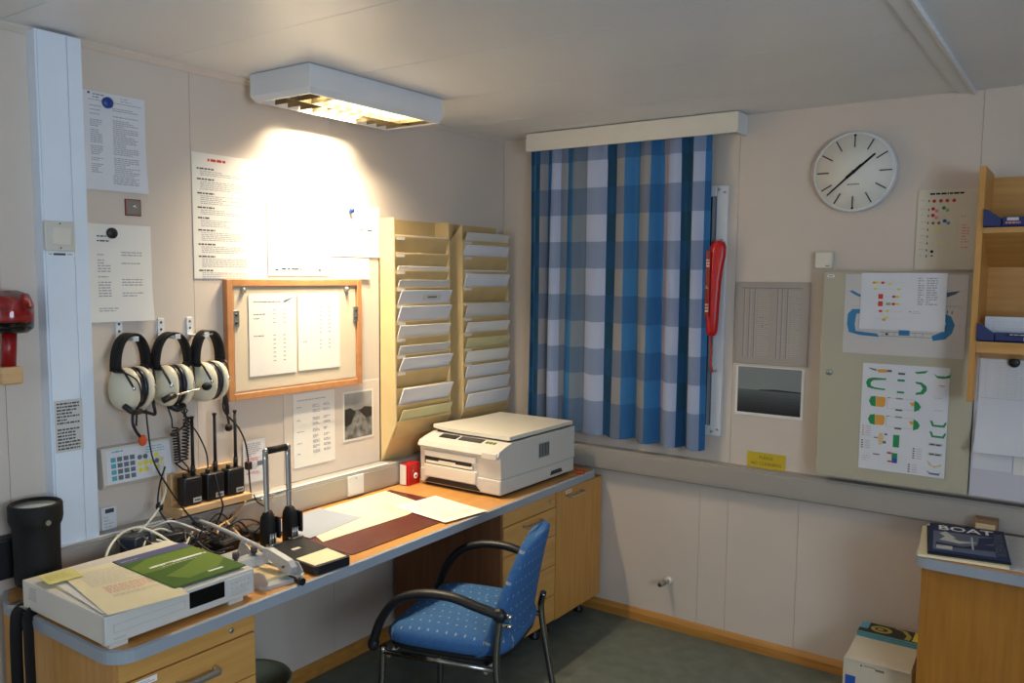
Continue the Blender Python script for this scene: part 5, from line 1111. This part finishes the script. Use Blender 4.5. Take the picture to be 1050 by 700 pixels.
def right_desk_items():
    z = .7005
    s = flat(2.035, -.50, radians(4), .40, .40, z+.001, 'p_lgrey', th=.002, nu=1, nv=1); s.lines(.26, .39, .39, .05, 22, 'p_grey', .35, .95, 4); s.lines(.02, .03, .25, .005, 3, 'p_grey', .4, .95, 4); s.done('newspaper', 'folded newspaper spread under the magazines on the right desk', 'newspaper')
    s = flat(2.045, -.515, radians(7), .255, .355, z+.006, 'cream', th=.008, nu=1, nv=1); s.done('magazine', 'pale bottom magazine of the pile on the right desk', 'magazine')
    s = flat(2.070, -.50, radians(9), .235, .33, z+.014, 'black', th=.006, nu=1, nv=1); s.done('magazine', 'black edged middle magazine of the pile on the right desk', 'magazine')
    s = flat(2.072, -.492, radians(8), .228, .325, z+.023, 'p_navy', th=.010, nu=1, nv=1)
    s.rect(.012, .0, .19, .225, 'p_slate2'); s.poly([(.02, .09), (.10, .07), (.16, .12), (.19, .13), (.19, .06), (.02, .04)], 'p_navy'); s.poly([(.03, .12), (.09, .10), (.15, .14), (.09, .13), (.05, .17)], 'p_lgrey'); s.poly([(.03, .20), (.06, .14), (.08, .16), (.05, .23)], 'p_lgrey'); s.rect(.125, .05, .13, .20, 'p_lgrey'); s.poly([(.14, .1), (.2, .16), (.19, .22), (.15, .2)], 'p_navy')
    s.text(.110, .272, .080, 'BOAT', 'p_white', sx=.80, bold=True); s.text(.208, .15, .040, 'INTERNATIONAL', 'p_slate', rot=PI/2, sx=.85); s.rect(.022, .016, .068, .055, 'p_lgrey'); s.lines(.026, .05, .066, .02, 3, 'p_dgrey', .4, .9, 2)
    s.done('magazine', 'top magazine with white BOAT title on the right desk', 'magazine')
    t = thing('small_carton', 'small brown box with clear front behind the magazines', 'box', (2.188, -.1, .7005)); part('body', t, (2.160, 2.232, -.125, -.072, .7025, .757, 'brown', .002)); part('front_label', t, (2.166, 2.226, -.1262, -.1245, .708, .742, 'p_tan'))
    # carton on the floor
    t = thing('carton', 'white cardboard carton on the floor between wall and right desk', 'box', (1.9, -.19, 0))
    part('body', t, (1.79, 2.02, -.33, -.075, .001, .222, 'carton', .003))
    b = B(); b.prism([(-.335, .222), (-.325, .226), (-.17, .250), (-.17, .245), (-.325, .2215)], 'x', 1.797, 2.015, 'carton'); obj('flap', b, t)
    s = Sheet((1.80, -.3322, .01), (1, 0, 0), (0, 0, 1), .21, .2, 'carton', nu=1, nv=1); s.rect(0, .06, .035, .15, 'p_blue2'); s.rect(.085, .0, .0865, .185, 'p_tan'); s.rect(.05, .192, .055, .2, 'ink'); s.rect(.10, .188, .13, .196, 'brown'); s.rect(.06, .196, .10, .199, 'brown'); s.done('front_print', parent=t, label='print and tape on the carton front')
    t = thing('product_box', 'flat printed box with yellow ring picture lying on the white carton', 'box', (1.9, -.12, .25))
    R = Euler((radians(5), 0, 0)).to_matrix(); b = B(); b.box(1.80, 2.02, -.175, -.078, .248, .268, 'p_teal2', .001, R); obj('body', b, t)
    s = Sheet((1.80, -.174, .2652), (1, 0, 0), (0, cos(radians(5)), sin(radians(5))), .215, .094, 'p_navyd', nu=1, nv=1); s.rect(0, .04, .03, .094, 'p_sky2'); s.rect(.187, .02, .215, .094, 'p_yellow'); s.rect(0, 0, .215, .012, 'p_teal'); s.disc(.075, .055, .038, 'p_yellowd', .026, 20); s.disc(.075, .055, .024, 'p_navyd', .014, 16); s.disc(.072, .055, .012, 'p_yellowd', .008)
    s.poly([(.115, .088), (.145, .08), (.165, .05), (.16, .02), (.178, .02), (.182, .05), (.16, .085), (.12, .094)], 'p_yellowd'); s.done('top_print', parent=t, label='dark print with yellow ring and blue corner')
    # tap stub on the wall
    t = thing('pipe_tap', 'short metal pipe tap sticking out of the wall low below the trunking', 'tap', (.949, 0, .22))
    b = B(); b.lathe([(0, -.014), (.014, -.014), (.018, -.010), (.018, 0)], (.949, 0, .222), 'y', 'beige_light', 16); obj('wall_flange', b, t)
    b = B(); b.tube([(.949, -.01, .222), (.945, -.035, .221)], .008, 'steel', 12); b.tube([(.945, -.035, .221), (.936, -.068, .217)], .011, 'alu_dark', 14); b.tube([(.936, -.066, .217), (.934, -.073, .2165)], .0085, 'dark_grey', 14); obj('pipe_end', b, t)
mk('p_slate2', '55617a', .4); mk('p_teal2', '4f8d9c', .5); mk('p_navyd', '1d2428', .5); mk('p_sky2', '5fa4c9', .5)
right_desk_items()
